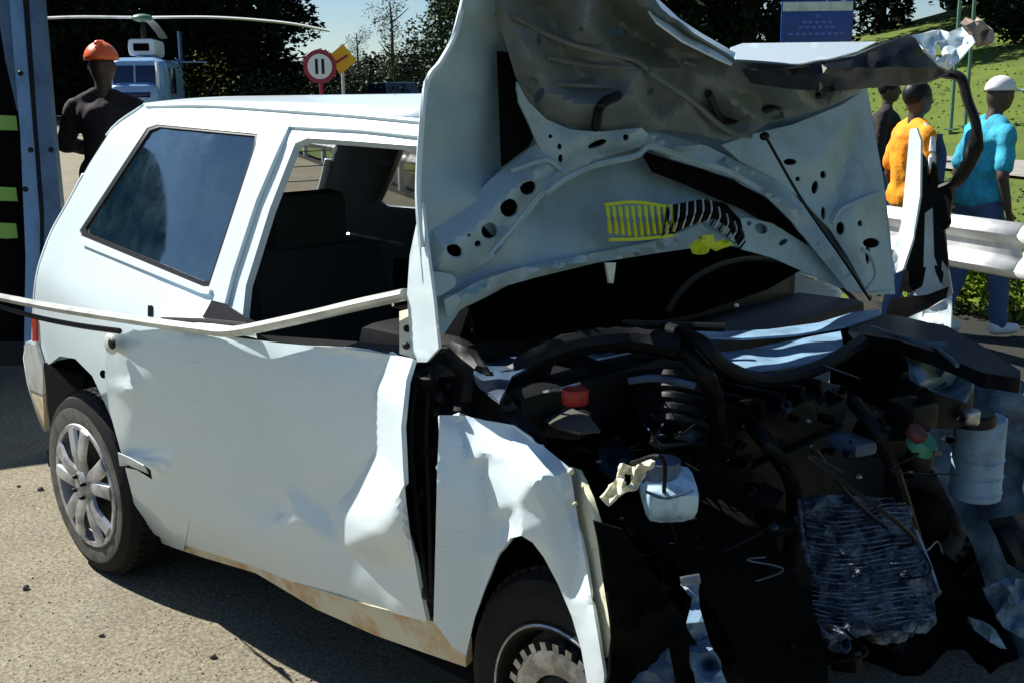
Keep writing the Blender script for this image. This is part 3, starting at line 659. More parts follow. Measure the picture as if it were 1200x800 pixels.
bm = bmesh.new(); tube(bm, [HOOD(u, v, .06) for u, v in ((975, 262), (985, 246), (1005, 236), (1030, 226))], .006, 6); tube(bm, [HOOD(u, v, .06) for u, v in ((1010, 292), (1020, 300), (1026, 322), (1016, 338))], .005, 6); mk('pressed_ridge', bm, PU, rp)
sheet('inner_rib', [(840, 262), (875, 255), (905, 262), (950, 290), (985, 318), (1000, 338), (985, 338), (950, 322), (905, 302), (868, 292)], HOOD, PU, hood, holes=[hole(892, 268, 8, 6, 20), hole(918, 284, 6, 3, -30), hole(878, 262, 3, 3, n=8)], step=7, d0=.03, thick=.004)
low = sheet('inner_rib', [(520, 352), (560, 330), (610, 314), (660, 303), (700, 296), (760, 284), (800, 272), (822, 262), (830, 270), (800, 288), (760, 298), (700, 308), (640, 322), (590, 336), (545, 360), (524, 372)], HOOD, PU, hood, step=7, d0=.045, thick=.006,
      disp=relief([(520, 352, -.01), (610, 314, -.01), (700, 296, -.01), (822, 262, .01), (830, 270, -.02), (700, 308, -.025), (590, 336, -.02), (524, 372, -.02), (560, 341, .015), (660, 311, .015), (760, 292, .015)]))
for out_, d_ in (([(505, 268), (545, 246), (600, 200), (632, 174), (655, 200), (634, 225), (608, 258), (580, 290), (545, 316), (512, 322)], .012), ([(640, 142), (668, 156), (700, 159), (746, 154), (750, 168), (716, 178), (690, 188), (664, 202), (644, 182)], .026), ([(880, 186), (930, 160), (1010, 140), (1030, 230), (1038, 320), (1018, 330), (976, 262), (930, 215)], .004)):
    sheet('hole_shade', out_, HOOD, M['void'], hood, step=14, d0=d_, thick=.002)  # black sheets behind the ribs paint the shade inside the punched holes
# support rod and cable
bm = bmesh.new(); tube(bm, [HOOD(897, 160, .10), HOOD(940, 235, .11), HOOD(985, 300, .10), HOOD(1020, 352, .09)], .0035, 6); mk('support_rod', bm, M['black'], hood)
bm = bmesh.new(); ell(bm, HOOD(896, 160, .10), (.012, .012, .010), seg=8); mk('rod_clip', bm, M['black'], hood)
# crumpled front third, folded over towards us
rr = random.Random(11)
CR = [(586, 0, .10), (700, -30, .20), (775, 20, .22), (862, 74, .22), (935, 82, .24), (1000, 70, .24), (1040, 52, .22), (1075, 42, .22), (1112, 86, .22), (1040, 104, .10), (960, 132, .07), (900, 146, .06), (830, 158, .04), (780, 152, .04), (700, 152, .04), (640, 140, .04), (600, 84, .03),
      (640, 10, .06), (690, 30, .17), (660, 70, .05), (720, 60, .11), (756, 82, .14), (700, 96, .05), (640, 110, .08), (740, 112, .13), (768, 120, .03), (800, 80, .10), (840, 100, .16), (810, 122, .09), (880, 110, .05), (930, 106, .17), (850, 140, .02), (960, 100, .08), (1000, 90, .19), (1050, 72, .12), (1080, 80, .18), (700, 125, .12), (620, 60, .10), (760, 50, .05), (820, 60, .12), (720, 20, .06), (900, 90, .16), (870, 130, .12), (910, 135, .03)]
cr_out = [(575, -30), (640, -45), (740, -40), (775, 10), (812, 42), (862, 72), (935, 77), (1000, 66), (1040, 50), (1072, 42), (1082, 62), (1112, 88), (1085, 98), (1045, 100), (1012, 104), (985, 120), (950, 132), (905, 142), (880, 156), (850, 166), (820, 158), (780, 152), (742, 158), (700, 154), (668, 152), (640, 140), (618, 118), (604, 90), (592, 50), (580, 15)]
fold = sheet('folded_nose', cr_out, HOOD, M['crum'], hood, holes=[hole(687, 95, 11, 3.5), hole(681, 35, 3, 4, n=8), hole(722, 38, 12, 5, -10), hole(632, 46, 3, 7, n=8), hole(762, 107, 4, 5, 20, n=8), hole(632, 112, 5, 10, 30, n=8)], disp=soft(relief(CR), 6), step=7, thick=.005, ang=30, wob=.016, wsc=.035)
for pts, r in (([(600, 18), (640, 40), (680, 55), (740, 70), (760, 82)], .005), ([(640, 68), (690, 77), (745, 80)], .004), ([(620, 96), (670, 100), (720, 102)], .004), ([(725, 112), (704, 124), (698, 150)], .010), ([(760, 84), (810, 118), (850, 152), (880, 160)], .007), ([(830, 110), (850, 142), (900, 128), (960, 112)], .009), ([(800, 72), (880, 92), (960, 84), (1020, 66)], .006)):
    bm = bmesh.new(); tube(bm, [HOOD(u, v, relief(CR)(u, v)+.012) for u, v in pts], r, 6); mk('crease', bm, M['ridge'] if r < .006 else (M['crum'] if r < .009 else M['black']), fold)
sheet('nose_lining', [(870, 84), (935, 80), (1000, 70), (1045, 52), (1072, 44), (1084, 66), (1108, 86), (1085, 97), (1040, 100), (1015, 104), (970, 108), (920, 104), (880, 98)], HOOD, M['black'], hood, step=9, d0=.26, wob=.03, wsc=.05, disp=relief([(870, 84, -.02), (1072, 44, -.02), (1108, 86, 0), (1015, 104, -.08), (880, 98, -.08), (960, 84, .03), (1040, 76, .04)]))
# sunlit outer skin curling over the top edge
sheet('curled_skin', [(748, -6), (768, -4), (796, 22), (820, 38), (862, 62), (858, 76), (840, 68), (800, 48), (770, 26)], HOOD, P_, hood, step=7, thick=.004, disp=relief([(748, -6, .16), (768, -4, .10), (862, 62, .18), (858, 76, .22), (770, 26, .23), (800, 48, .23), (810, 30, .14)]))
sheet('curled_skin', [(856, 56), (870, 51), (940, 50), (1027, 49), (1005, 60), (970, 70), (930, 76), (866, 76)], lambda u, v, d=0: HOOD(u, v, -.12*(76-v)/26+.14), P_, hood, step=7, thick=.004)
sheet('torn_corner', [(1070, 41), (1088, 38), (1102, 35), (1112, 38), (1134, 29), (1142, 50), (1128, 66), (1112, 83), (1100, 78), (1088, 64), (1078, 50)], lambda u, v, d=0: HOOD(u, v, .22+d), P_, hood, step=6, thick=.004, ang=15, wob=.03, wsc=.09,
      disp=relief([(1070, 41, 0), (1102, 35, -.05), (1134, 29, -.02), (1142, 50, .03), (1112, 83, .02), (1088, 64, .03), (1100, 52, -.05), (1108, 62, .03), (1120, 50, -.03)]), holes=[[(1098, 48), (1102, 52), (1103, 68), (1097, 66)]])
sheet('rag', [(1132, 30), (1142, 25), (1152, 24), (1160, 34), (1156, 46), (1146, 52), (1138, 48)], HOOD, M['tan'], hood, step=5, d0=.22, wob=.05, wsc=.12, thick=.02)
# yellow slatted scrap hanging inside
lat = None
for k in range(11):
    u = 712+k*7.4; bm = bmesh.new(); h = 34-abs(k-4)*1.0
    tube(bm, [HOOD(u, 243-k*.3, .075), HOOD(u+1.5, 243+h*.5, .085), HOOD(u+3, 243+h, .07)], .0052, 6, n=3, flat=.5)
    o = mk('yellow_slat', bm, M['yellow'], hood)
bm = bmesh.new()
tube(bm, [HOOD(u, v, .072) for u, v in ((709, 240), (745, 237), (785, 243))], .004, 6); tube(bm, [HOOD(u, v, .072) for u, v in ((714, 281), (750, 280), (788, 276))], .004, 6)
mk('slat_frame', bm, M['yellow'], hood)
for k in range(20):
    t = k/19; u = 782+t*88; vt = 243-10*math.sin(t*2.2)+max(0, t-.55)*75; L = 34-14*t
    bm = bmesh.new(); tube(bm, [HOOD(u, vt, .08), HOOD(u-2+5*t, vt+L*.5, .095), HOOD(u-6+2*t, vt+L, .08)], .0022, 5, n=3)
    mk('grille_bar', bm, M['trim'] if k % 2 else M['black'], hood)
sheet('grille_mat', [(780, 242), (820, 234), (850, 238), (868, 258), (874, 284), (868, 292), (856, 268), (838, 256), (812, 262), (786, 276)], HOOD, M['void'], hood, step=8, d0=.068, thick=.004)
sheet('yellow_scrap', [(810, 286), (822, 276), (836, 275), (838, 284), (850, 280), (860, 287), (842, 293), (832, 290), (826, 298), (814, 296)], HOOD, M['yellow'], hood, step=5, d0=.10, thick=.006, wob=.03, wsc=.1)
sheet('white_tab', [(710, 308), (722, 308), (719, 332), (714, 332)], HOOD, M['trim'], hood, step=6, d0=.05, thick=.006)

# ---- cowl and scuttle under the windscreen
DK, BK, VD = M['dark'], M['black'], M['void']
bm = bmesh.new(); bx(bm, (1.66, 0, .82), (.22, 1.40, .10), bev=.02); mk('scuttle', bm, BK, car)
sheet('cowl_panel', [(540, 398), (600, 394), (680, 394), (676, 404), (640, 418), (600, 440), (585, 470), (560, 450), (545, 420)], ZP(.90), M['dullblue'], car, step=9, wob=.03, wsc=.04)  # cowl is white paint; blue skylight is put into the panel colours
sheet('cowl_panel', [(832, 414), (880, 408), (940, 396), (985, 388), (990, 412), (960, 424), (900, 432), (850, 436)], ZP(.86), M['whitep'], car, step=9, wob=.008, wsc=.02)
sheet('cowl_panel', [(806, 386), (850, 388), (900, 386), (960, 378), (1000, 366), (1030, 362), (1034, 368), (990, 382), (930, 392), (870, 396), (812, 394)], ZP(.90), M['whitep'], car, step=8, wob=.006, wsc=.03)
gr = sheet('vent_grille', [(682, 412), (705, 400), (740, 392), (776, 390), (777, 406), (740, 412), (700, 420)], ZP(.90), M['whitep'], car, holes=[hole(700+k*9+(r_ % 2)*4, 413-k*1.4-r_*6, 2.6, 1.8, -20, n=6) for k in range(8) for r_ in range(3) if not (k == 0 and r_ > 0) and not (k == 7 and r_ == 0)], step=6, thick=.004)
bm = bmesh.new(); tube(bm, [PX(u, v, 1.70) for u, v in ((782, 366), (796, 344), (820, 322), (855, 307), (895, 303), (940, 311), (978, 330), (1002, 352))], .007, 8); mk('screen_rubber', bm, M['rubber'], car)
bm = bmesh.new(); tube(bm, [PZ(u, v, .93) for u, v in ((560, 386), (640, 377), (740, 380), (850, 384))], .010, 8); mk('wiper_arm', bm, BK, car)
bm = bmesh.new(); tube(bm, [PZ(u, v, .93) for u, v in ((604, 374), (625, 377), (660, 376))], .003, 6); mk('wiper_arm', bm, M['trim'], car)
bm = bmesh.new(); tube(bm, [PZ(u, v, .96) for u, v in ((938, 322), (956, 327))], .004, 6); mk('wiper_clip', bm, M['cream'], car)
for (u, v) in ((621, 362), (624, 370), (672, 358), (863, 358)):
    bm = bmesh.new(); ell(bm, PZ(u, v, .95), (.006, .006, .005), seg=8); mk('clip', bm, M['trim'], car)

# ---- engine bay
bm = bmesh.new(); bx(bm, (1.78, .12, .46), (.42, .66, .40), bev=.05); mk('engine_block', bm, DK, car)
bm = bmesh.new(); bx(bm, (1.84, 0, .70), (.26, .50, .10), bev=.03); hb = mk('rocker_cover', bm, DK, car)
for k in range(5):
    bm = bmesh.new(); bx(bm, (1.84, -.20+k*.085, .762), (.22, .018, .03), bev=.006); mk('cover_rib', bm, DK, hb)
for k in range(5):
    bm = bmesh.new(); p = [PZ(742+k*3, 442+k*13, .84-k*.02), PZ(790, 438+k*13, .87-k*.02), PZ(832, 448+k*13, .84-k*.02)]; tube(bm, p, .014, 8); mk('intake_runner', bm, DK, car)
bm = bmesh.new(); tube(bm, [PZ(737, 446, .88), PZ(770, 443, .89), PZ(815, 452, .88)], .008, 8); mk('fuel_rail', bm, M['dullblue'], car)
def box_px(name, u, v, z, size, material, rz=0, ry=0, rx=0, parent=None, bev=.012):
    bm = bmesh.new(); bx(bm, PZ(u, v, z), size, rot=(Matrix.Rotation(R(rz), 3, 'Z') @ Matrix.Rotation(R(ry), 3, 'Y') @ Matrix.Rotation(R(rx), 3, 'X')), bev=bev)
    return mk(name, bm, material, parent or car)
def cyl_px(name, u, v, z, r, h, material, seg=20, rot=None, parent=None):
    bm = bmesh.new(); lathe(bm, [(.001, -h/2), (r*.9, -h/2), (r, -h/2+.004), (r, h/2-.004), (r*.92, h/2), (.001, h/2)], PZ(u, v, z), 'z', seg, rot)
    return mk(name, bm, material, parent or car)
def hose(name, pts, r, material=None, rib=0, n=6):
    bm = bmesh.new(); tube(bm, [PZ(u, v, z) for u, v, z in pts], r, 9, n=n, rib=rib); return mk(name, bm, material or BK, car)
# brake-fluid reservoir with red cap
r1 = box_px('fluid_reservoir', 668, 492, .80, (.10, .13, .05), M['dark'], rz=20, bev=.02)
sheet('reservoir_shell', [(630, 470), (660, 474), (690, 486), (704, 504), (680, 506), (650, 500), (632, 488)], ZP(.83), mat('murky_plastic', (.09, .09, .075), .4), r1, step=7, wob=.03)
cyl_px('reservoir_cap', 674, 464, .88, .026, .03, M['red'], parent=r1)
hose('brake_pipe', [(634, 460, .86), (650, 457, .88), (680, 449, .90)], .004, M['steel'])
# the big black air hose looping over
hose('air_hose', [(600, 486, .72), (598, 455, .84), (622, 425, .90), (672, 404, .93), (735, 398, .93), (800, 408, .92)], .026, rib=.12)
hose('air_hose', [(795, 404, .92), (820, 430, .90), (838, 470, .82), (842, 520, .72)], .020, rib=.1)
hose('rubber_hose', [(780, 385, .93), (820, 400, .95), (850, 430, .90), (900, 445, .86), (960, 430, .86), (1010, 400, .88)], .016)
hose('rubber_hose', [(600, 500, .6), (640, 520, .66), (690, 530, .66), (730, 560, .55)], .018)
hose('rubber_hose', [(862, 480, .75), (900, 520, .74), (930, 575, .6), (925, 660, .4)], .018)
hose('rubber_hose', [(1000, 470, .8), (1030, 510, .76), (1050, 560, .64), (1075, 640, .45)], .016)
for k in range(5):
    rr2 = random.Random(k); u0 = rr2.uniform(700, 1000); v0 = rr2.uniform(440, 560)
    hose('cable', [(u0, v0, .82), (u0+rr2.uniform(-40, 60), v0+rr2.uniform(-20, 40), .85), (u0+rr2.uniform(-20, 100), v0+rr2.uniform(20, 90), .72), (u0+rr2.uniform(-40, 120), v0+rr2.uniform(60, 150), .55)], .004)
# milky header tank, bent bracket
M['tank'] = mat('pale_tank_plastic', (.50, .70, .82), .4, 0, var=.55, vscale=16)
bm = bmesh.new(); bx(bm, PD(784, 578, 2.0), (.10, .095, .075), rot=Matrix.Rotation(R(50), 3, 'Z') @ Matrix.Rotation(R(22), 3, 'X'), bev=.03); ht = mk('header_tank', bm, M['tank'], car)
bm = bmesh.new(); lathe(bm, [(.001, -.02), (.034, -.02), (.036, .02), (.001, .02)], PD(774, 551, 2.0), 'z', 20); mk('tank_neck', bm, M['dullblue'], ht)
bm = bmesh.new(); tube(bm, [PD(u, v, 1.95) for u, v in ((756, 575), (780, 583), (812, 574))], .003, 5); mk('moulded_seam', bm, M['dullblue'], ht)
bk = sheet('bent_bracket', [(706, 582), (722, 560), (730, 542), (746, 548), (757, 534), (768, 540), (766, 548), (756, 552), (748, 572), (738, 575), (722, 580), (712, 592)], DP(1.92), M['cream'], car, holes=[[(733, 552), (743, 556), (738, 568), (728, 572)]], step=5, wob=.03, wsc=.1, thick=.006)
sheet('bracket_plate', [(700, 520), (722, 508), (742, 530), (720, 560), (702, 548)], ZP(.66), M['dullblue'], car, step=7, wob=.03, wsc=.08)
for (u, v, z, s) in ((747, 622, .5, .008), (702, 540, .65, .010), (828, 462, .8, .012), (814, 502, .75, .012), (948, 492, .75, .009), (1016, 518, .72, .010), (1006, 558, .6, .009), (1066, 552, .6, .008), (752, 612, .5, .006), (780, 624, .5, .006), (886, 676, .4, .006), (1060, 734, .35, .012)):
    bm = bmesh.new(); ell(bm, PZ(u, v, z), (s, s, s*.8), seg=8); mk('bolt', bm, M['steel'], car)
box_px('coil_pack', 808, 506, .74, (.05, .07, .025), M['dullblue'], rz=10)
box_px('alternator_cover', 998, 520, .74, (.09, .06, .03), M['dullblue'], rz=-20, bev=.012)
box_px('fuse_box', 1068, 484, .78, (.08, .08, .06), BK, rz=-15)
cg = cyl_px('filler_neck', 1078, 530, .70, .028, .07, DK)
cyl_px('filler_cap', 1080, 520, .74, .030, .03, M['green'], parent=cg, rot=Matrix.Rotation(R(35), 3, 'Y'))
cyl_px('filler_cap', 1074, 508, .765, .022, .02, mat('dull_red', (.12, .03, .03), .5), parent=cg, rot=Matrix.Rotation(R(35), 3, 'Y'))
# far inner wing, strut tower, washer bottle
inner = sheet('inner_wing', [(1052, 400), (1090, 392), (1120, 410), (1160, 440), (1230, 480), (1240, 860), (1180, 760), (1140, 640), (1100, 560), (1060, 500)], lambda u, v, d=0: PY(u, v, .62-d), M['shadepaint'], car, step=14, wob=.05, wsc=.02, thick=.006)
cyl_px('strut_tower', 1096, 466, .76, .08, .10, DK, seg=28)
wb = cyl_px('washer_bottle', 1146, 535, .60, .058, .20, M['whitep'], seg=28)
for z in (.52, .56, .60):
    bm = bmesh.new(); lathe(bm, [(.058, z-.004), (.0605, z), (.058, z+.004), (.050, z), (.058, z-.004)], PZ(1146, 535, .60)*1-Vector((0, 0, .60)), 'z', 28); mk('bottle_ring', bm, M['whitep'], wb)
cyl_px('bottle_cap', 1140, 490, .72, .05, .03, BK, parent=wb); cyl_px('motor_cap', 1136, 488, .745, .022, .03, M['steel'], parent=wb)
sheet('inner_wing', [(1062, 405), (1100, 398), (1124, 420), (1140, 450), (1130, 470), (1090, 455), (1066, 445)], ZP(.84), M['shadepaint'], car, step=9, wob=.04, wsc=.04)
bm = bmesh.new(); tube(bm, [PZ(u, v, .90) for u, v in ((1090, 402), (1106, 414), (1122, 428))], .005, 6); mk('wing_edge', bm, M['dullblue'], car)
sheet('inner_wing', [(978, 384), (1030, 380), (1064, 392), (1076, 470), (1070, 560), (1000, 560), (970, 470)], YP(.56), VD, car, step=14, thick=.01)
sheet('far_fender', [(1056, 392), (1110, 402), (1150, 424), (1200, 446), (1280, 480), (1280, 640), (1200, 600), (1130, 520), (1070, 470)], YP(.76), M['shadepaint'], car, step=12, wob=.04, wsc=.03)
# black arm over the far wing
sheet('wing_rail', [(996, 376), (1030, 366), (1062, 372), (1110, 382), (1150, 404), (1196, 434), (1196, 443), (1150, 436), (1100, 414), (1050, 398), (1010, 392)], ZP(.90), BK, car, step=9, thick=.03, wob=.02)
bm = bmesh.new(); tube(bm, [PZ(u, v, .92) for u, v in ((1020, 384), (1050, 394), (1080, 402), (1110, 404))], .006, 6); mk('wing_edge', bm, M['dullblue'], car)
sheet('far_fender', [(1060, 374), (1088, 362), (1116, 346), (1114, 384), (1096, 390), (1066, 382)], YP(.78), P_, car, step=7, wob=.03, wsc=.05)
sheet('far_fender', [(1044, 350), (1062, 348), (1086, 346), (1112, 336), (1108, 352), (1080, 366), (1056, 376), (1036, 374)], YP(.80), BK, car, step=7, wob=.02)
sheet('torn_strip', [(1066, 152), (1074, 150), (1079, 165), (1078, 230), (1070, 280), (1058, 316), (1050, 320), (1046, 300), (1056, 262), (1061, 210)], YP(.82), P_, car, step=7, disp=relief([(1066, 152, 0), (1079, 165, .03), (1078, 230, .04), (1058, 316, .04), (1050, 320, 0), (1061, 210, -.02)]), thick=.006)
sheet('torn_strip', [(1078, 176), (1086, 190), (1090, 240), (1088, 300), (1080, 336), (1066, 344), (1054, 340), (1062, 310), (1074, 262), (1080, 220)], YP(.84), BK, car, step=8, thick=.012, wob=.02)
sheet('torn_strip', [(1092, 190), (1098, 196), (1104, 250), (1110, 300), (1114, 340), (1102, 332), (1096, 318), (1088, 270), (1088, 220)], YP(.84), BK, car, step=8, thick=.012, wob=.02)
sheet('torn_strip', [(1084, 250), (1092, 244), (1094, 300), (1104, 326), (1106, 342), (1086, 348), (1070, 346), (1082, 324)], YP(.83), P_, car, step=7, thick=.006)
sheet('torn_strip', [(1104, 306), (1112, 318), (1116, 344), (1110, 348), (1102, 328)], YP(.83), M['trim'], car, step=6, thick=.006)
bm = bmesh.new(); tube(bm, [PY(u, v, .80) for u, v in ((1106, 86), (1126, 92), (1134, 118), (1144, 148), (1141, 178), (1122, 212), (1104, 222))], .022, 8, flat=.6); mk('dangling_strap', bm, BK, car)
sheet('dangling_flap', [(1096, 214), (1112, 212), (1116, 232), (1110, 268), (1102, 272), (1094, 240)], YP(.80), BK, car, step=7, thick=.01)
# battered radiator lying in the bay
RAD = DP(2.30, -.0002, -.0016, 1000, 660)
rad = sheet('radiator', [(936, 586), (950, 579), (1000, 580), (1050, 583), (1066, 592), (1072, 622), (1084, 650), (1094, 690), (1098, 730), (1085, 742), (1040, 738), (1000, 746), (968, 735), (955, 716), (962, 690), (948, 660), (940, 620)], RAD, M['radi'], car, step=6, wob=.035, wsc=.05, ang=18, thick=.03)
for k in range(26):
    v = 588+k*5.7; a = 942+k*.5; b = 1060+k*1.3
    bm = bmesh.new(); rr3 = random.Random(k+50)
    tube(bm, [RAD(a+(b-a)*t, v+rr3.uniform(-1.6, 1.6)+5*math.sin(t*5), (.012+rr3.uniform(0, .005))) for t in (0, .15, .3, .5, .65, .8, 1)], .0018, 5, n=2); mk('fin', bm, M['radi'], rad)
for pts in ([(936, 586), (940, 625), (948, 662)], [(1072, 622), (1086, 655), (1100, 696)], [(948, 716), (966, 742), (990, 748)]):
    bm = bmesh.new(); tube(bm, [RAD(u, v, .03) for u, v in pts], .006, 6); mk('radiator_edge', bm, M['steel'] if pts[0][0] > 1000 else M['radi'], rad)
# hanging shards at the front
sheet('bent_panel', [(735, 722), (760, 726), (780, 740), (792, 800), (796, 850), (742, 850), (738, 780)], DP(1.80, 0, -.001, 760, 780), M['dullblue'], car, step=10, wob=.06, wsc=.03)
sheet('bent_panel', [(797, 684), (806, 676), (818, 680), (820, 712), (832, 752), (852, 800), (870, 850), (822, 850), (812, 780), (804, 730), (812, 700)], DP(1.84, 0, -.001, 800, 740), M['shadepaint'], car, step=8, wob=.08, wsc=.05)
bm = bmesh.new(); tube(bm, [PD(u, v, 1.80) for u, v in ((798, 681), (808, 679), (820, 677))], .008, 6); mk('shiny_stub', bm, M['steel'], car)
sheet('bent_panel', [(1152, 690), (1180, 676), (1210, 680), (1230, 730), (1200, 748), (1176, 735)], DP(2.5), M['shadepaint'], car, step=8, wob=.08, wsc=.05)
sheet('bent_panel', [(1136, 722), (1150, 728), (1168, 740), (1180, 760), (1160, 752), (1142, 738)], DP(2.48), M['shadepaint'], car, step=7, wob=.05, wsc=.05)
sheet('bent_panel', [(1160, 610), (1200, 600), (1240, 640), (1220, 680), (1180, 660)], DP(2.7), M['dark'], car, step=10, wob=.05, wsc=.04)
# lower structure: chassis legs, cross member, splash panels
for y in (-.45, .45):
    bm = bmesh.new(); bx(bm, (1.75, y, .34), (.60, .08, .12), bev=.01); mk('chassis_leg', bm, VD, car)
bm = bmesh.new(); bx(bm, (2.02, 0, .20), (.08, 1.15, .08), bev=.015); mk('cross_member', bm, VD, car)
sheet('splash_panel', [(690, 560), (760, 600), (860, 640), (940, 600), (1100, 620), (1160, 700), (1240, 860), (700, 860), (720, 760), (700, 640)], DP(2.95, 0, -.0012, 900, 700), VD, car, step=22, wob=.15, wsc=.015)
bm = bmesh.new(); bx(bm, (1.76, -.60, .40), (.40, .02, .36)); mk('inner_wing', bm, VD, car, False)
rr4 = random.Random(21)
for k in range(20):                                  # mangled brackets and castings in the bay
    u = rr4.uniform(690, 1130); v = rr4.uniform(440, 790)
    if 930 < u < 1100 and 570 < v < 750: continue
    z = max(.2, .80-(v-440)/420*.55)
    s = (rr4.uniform(.02, .10), rr4.uniform(.02, .10), rr4.uniform(.01, .06))
    box_px('bracket', u, v, z-.03, s, BK, rz=rr4.uniform(0, 90), ry=rr4.uniform(-40, 40), rx=rr4.uniform(-40, 40), bev=.005)
for k in range(4):
    u = rr4.uniform(700, 1110); v = rr4.uniform(450, 780); z = max(.22, .8-(v-440)/420*.5)
    hose('wiring', [(u, v, z), (u+rr4.uniform(-40, 40), v+rr4.uniform(-10, 40), z+.04), (u+rr4.uniform(-60, 60), v+rr4.uniform(10, 70), z-.05)], rr4.uniform(.003, .006), BK, n=8)

for k in range(60):                                  # torn scraps and glinting ends among the wreckage
    u = rr4.uniform(705, 1130); v = rr4.uniform(430, 790); z = max(.24, .84-(v-430)/420*.5)
    if 925 < u < 1100 and 565 < v < 755: continue
    r_ = rr4.uniform(4, 15); a0 = rr4.uniform(0, 6.28)
    out_ = [(u+r_*rr4.uniform(.5, 1.6)*math.cos(a0+a), v+r_*rr4.uniform(.3, .9)*math.sin(a0+a)) for a in (0, 1.1, 2.3, 3.4, 4.6, 5.5)]
    sheet('torn_scrap', out_, ZP(z), rr4.choice([DK, DK, BK, BK, M['dullblue']]), car, step=4, wob=.09, wsc=.13, thick=.003, ang=15)
for k in range(16):
    u = rr4.uniform(700, 1120); v = rr4.uniform(430, 760); z = max(.24, .84-(v-430)/420*.5)
    hose('thin_wire', [(u, v, z), (u+rr4.uniform(-25, 25), v+rr4.uniform(-5, 20), z+.03), (u+rr4.uniform(-45, 45), v+rr4.uniform(5, 35), z), (u+rr4.uniform(-70, 70), v+rr4.uniform(10, 50), z-.03)], rr4.uniform(.0015, .0025), rr4.choice([BK, DK, BK, M['dullblue']]), n=7)
# ============================================================ BACKGROUND
def place(o, p): o.location = p; return o
def ground_at(u, depth):
    p = PD(u, 400, depth); return Vector((p.x, p.y, gz(p.x, p.y)))
# guardrail
ga = PD(1200, 262, 5.95); gb = PD(1040, 243, 6.95); gd = (gb-ga); gd.z = 0; gd.normalize()
ga.z = 0; rail = empty('guardrail', (ga.x, ga.y, 0), math.atan2(gd.y, gd.x))
tag(rail, 'long pale galvanised guardrail running behind the wreck in front of the grass', 'guardrail')
def rail_beam(x0, x1, n=10):
    prof = [(0, .44), (.03, .455), (.055, .49), (.03, .535), (0, .56), (0, .60), (-.0, .62), (.03, .645), (.055, .68), (.03, .72), (0, .745)]
    bm = bmesh.new(); prev = None
    for i in range(n+1):
        x = x0+(x1-x0)*i/n; row = [bm.verts.new((x, a, z)) for a, z in prof]
        if prev:
            for k in range(len(prof)-1): bm.faces.new((prev[k], prev[k+1], row[k+1], row[k]))
        prev = row
    bmesh.ops.recalc_face_normals(bm, faces=bm.faces)
    o = mk('rail_beam', bm, M['galv'], rail); s = o.modifiers.new('t', 'SOLIDIFY'); s.thickness = .004; return o
for k in range(-1, 7): rail_beam(k*4.0, k*4.0+3.99)
for k in range(-2, 13):
    bm = bmesh.new(); bx(bm, (k*2.0+.75, -.07, .34), (.11, .08, .78), bev=.005); mk('post', bm, M['galv'], rail)
# foliage
def leaves(bm, n, rad, c, size, rng, shape=None):
    for _ in range(n):
        while True:
            q = Vector((rng.uniform(-1, 1), rng.uniform(-1, 1), rng.uniform(-1, 1)))
            if q.length <= 1 and (q.length > .35 or rng.random() < .3): break
        nz = noise.noise(q*2.3+Vector(c)*.7)
        if nz < -.12: continue
        p = Vector((q.x*rad[0], q.y*rad[1], q.z*rad[2]))*(1+.25*nz)+Vector(c)
        a = Vector((rng.gauss(0, 1), rng.gauss(0, 1), rng.gauss(0, .6))).normalized()*size*rng.uniform(.6, 1.4); b = a.cross(Vector((rng.gauss(0, 1), rng.gauss(0, 1), rng.gauss(0, 1)))).normalized()*size*.5
        vs = [bm.verts.new(p-a), bm.verts.new(p+b), bm.verts.new(p+a), bm.verts.new(p-b)]; bm.faces.new(vs)
    return bm
def make_tree(name, h, crown_r, lm, n, seed, size, low=.2, lobes=9):
    rng = random.Random(seed); t = empty(name)
    bm = bmesh.new(); tube(bm, [(0, 0, -.3), (rng.uniform(-.1, .1), rng.uniform(-.1, .1), h*.3), (rng.uniform(-.2, .2), 0, h*.65), (0, 0, h*.95)], h*.028, 8, r1=h*.006)
    for k in range(8):
        a = rng.uniform(0, 6.28); z = h*rng.uniform(.3, .8); L = crown_r*rng.uniform(.5, .9)
        tube(bm, [(0, 0, z), (L*.5*math.cos(a), L*.5*math.sin(a), z+h*.06), (L*math.cos(a), L*math.sin(a), z+h*.14)], h*.010, 5, n=3, r1=h*.003)
    mk('trunk', bm, M['bark'], t)
    bm = bmesh.new()
    for k in range(lobes):
        a = rng.uniform(0, 6.28); q = rng.uniform(0, .62); z = h*(low+(.95-low)*rng.random()); w_ = crown_r*(1-.35*abs(z/h-.5))
        rr_ = crown_r*rng.uniform(.38, .58)
        leaves(bm, n//lobes, (rr_, rr_, rr_*.8), (w_*q*math.cos(a), w_*q*math.sin(a), z), size, rng)
    mk('crown', bm, lm, t, False); return t
def copy_tree(o, parent=None):
    c = o.copy(); COL.objects.link(c); c.parent = parent
    for ch in o.children: copy_tree(ch, c)
    return c
def put(t, u, depth, sc, label, cat='tree', group=None, rz=None, dz=0):
    g = ground_at(u, depth); t.location = (g.x, g.y, g.z+dz); t.scale = (sc,)*3; t.rotation_euler = (0, 0, rz if rz is not None else (u*.37) % 6.28)
    tag(t, label, cat, group); return t
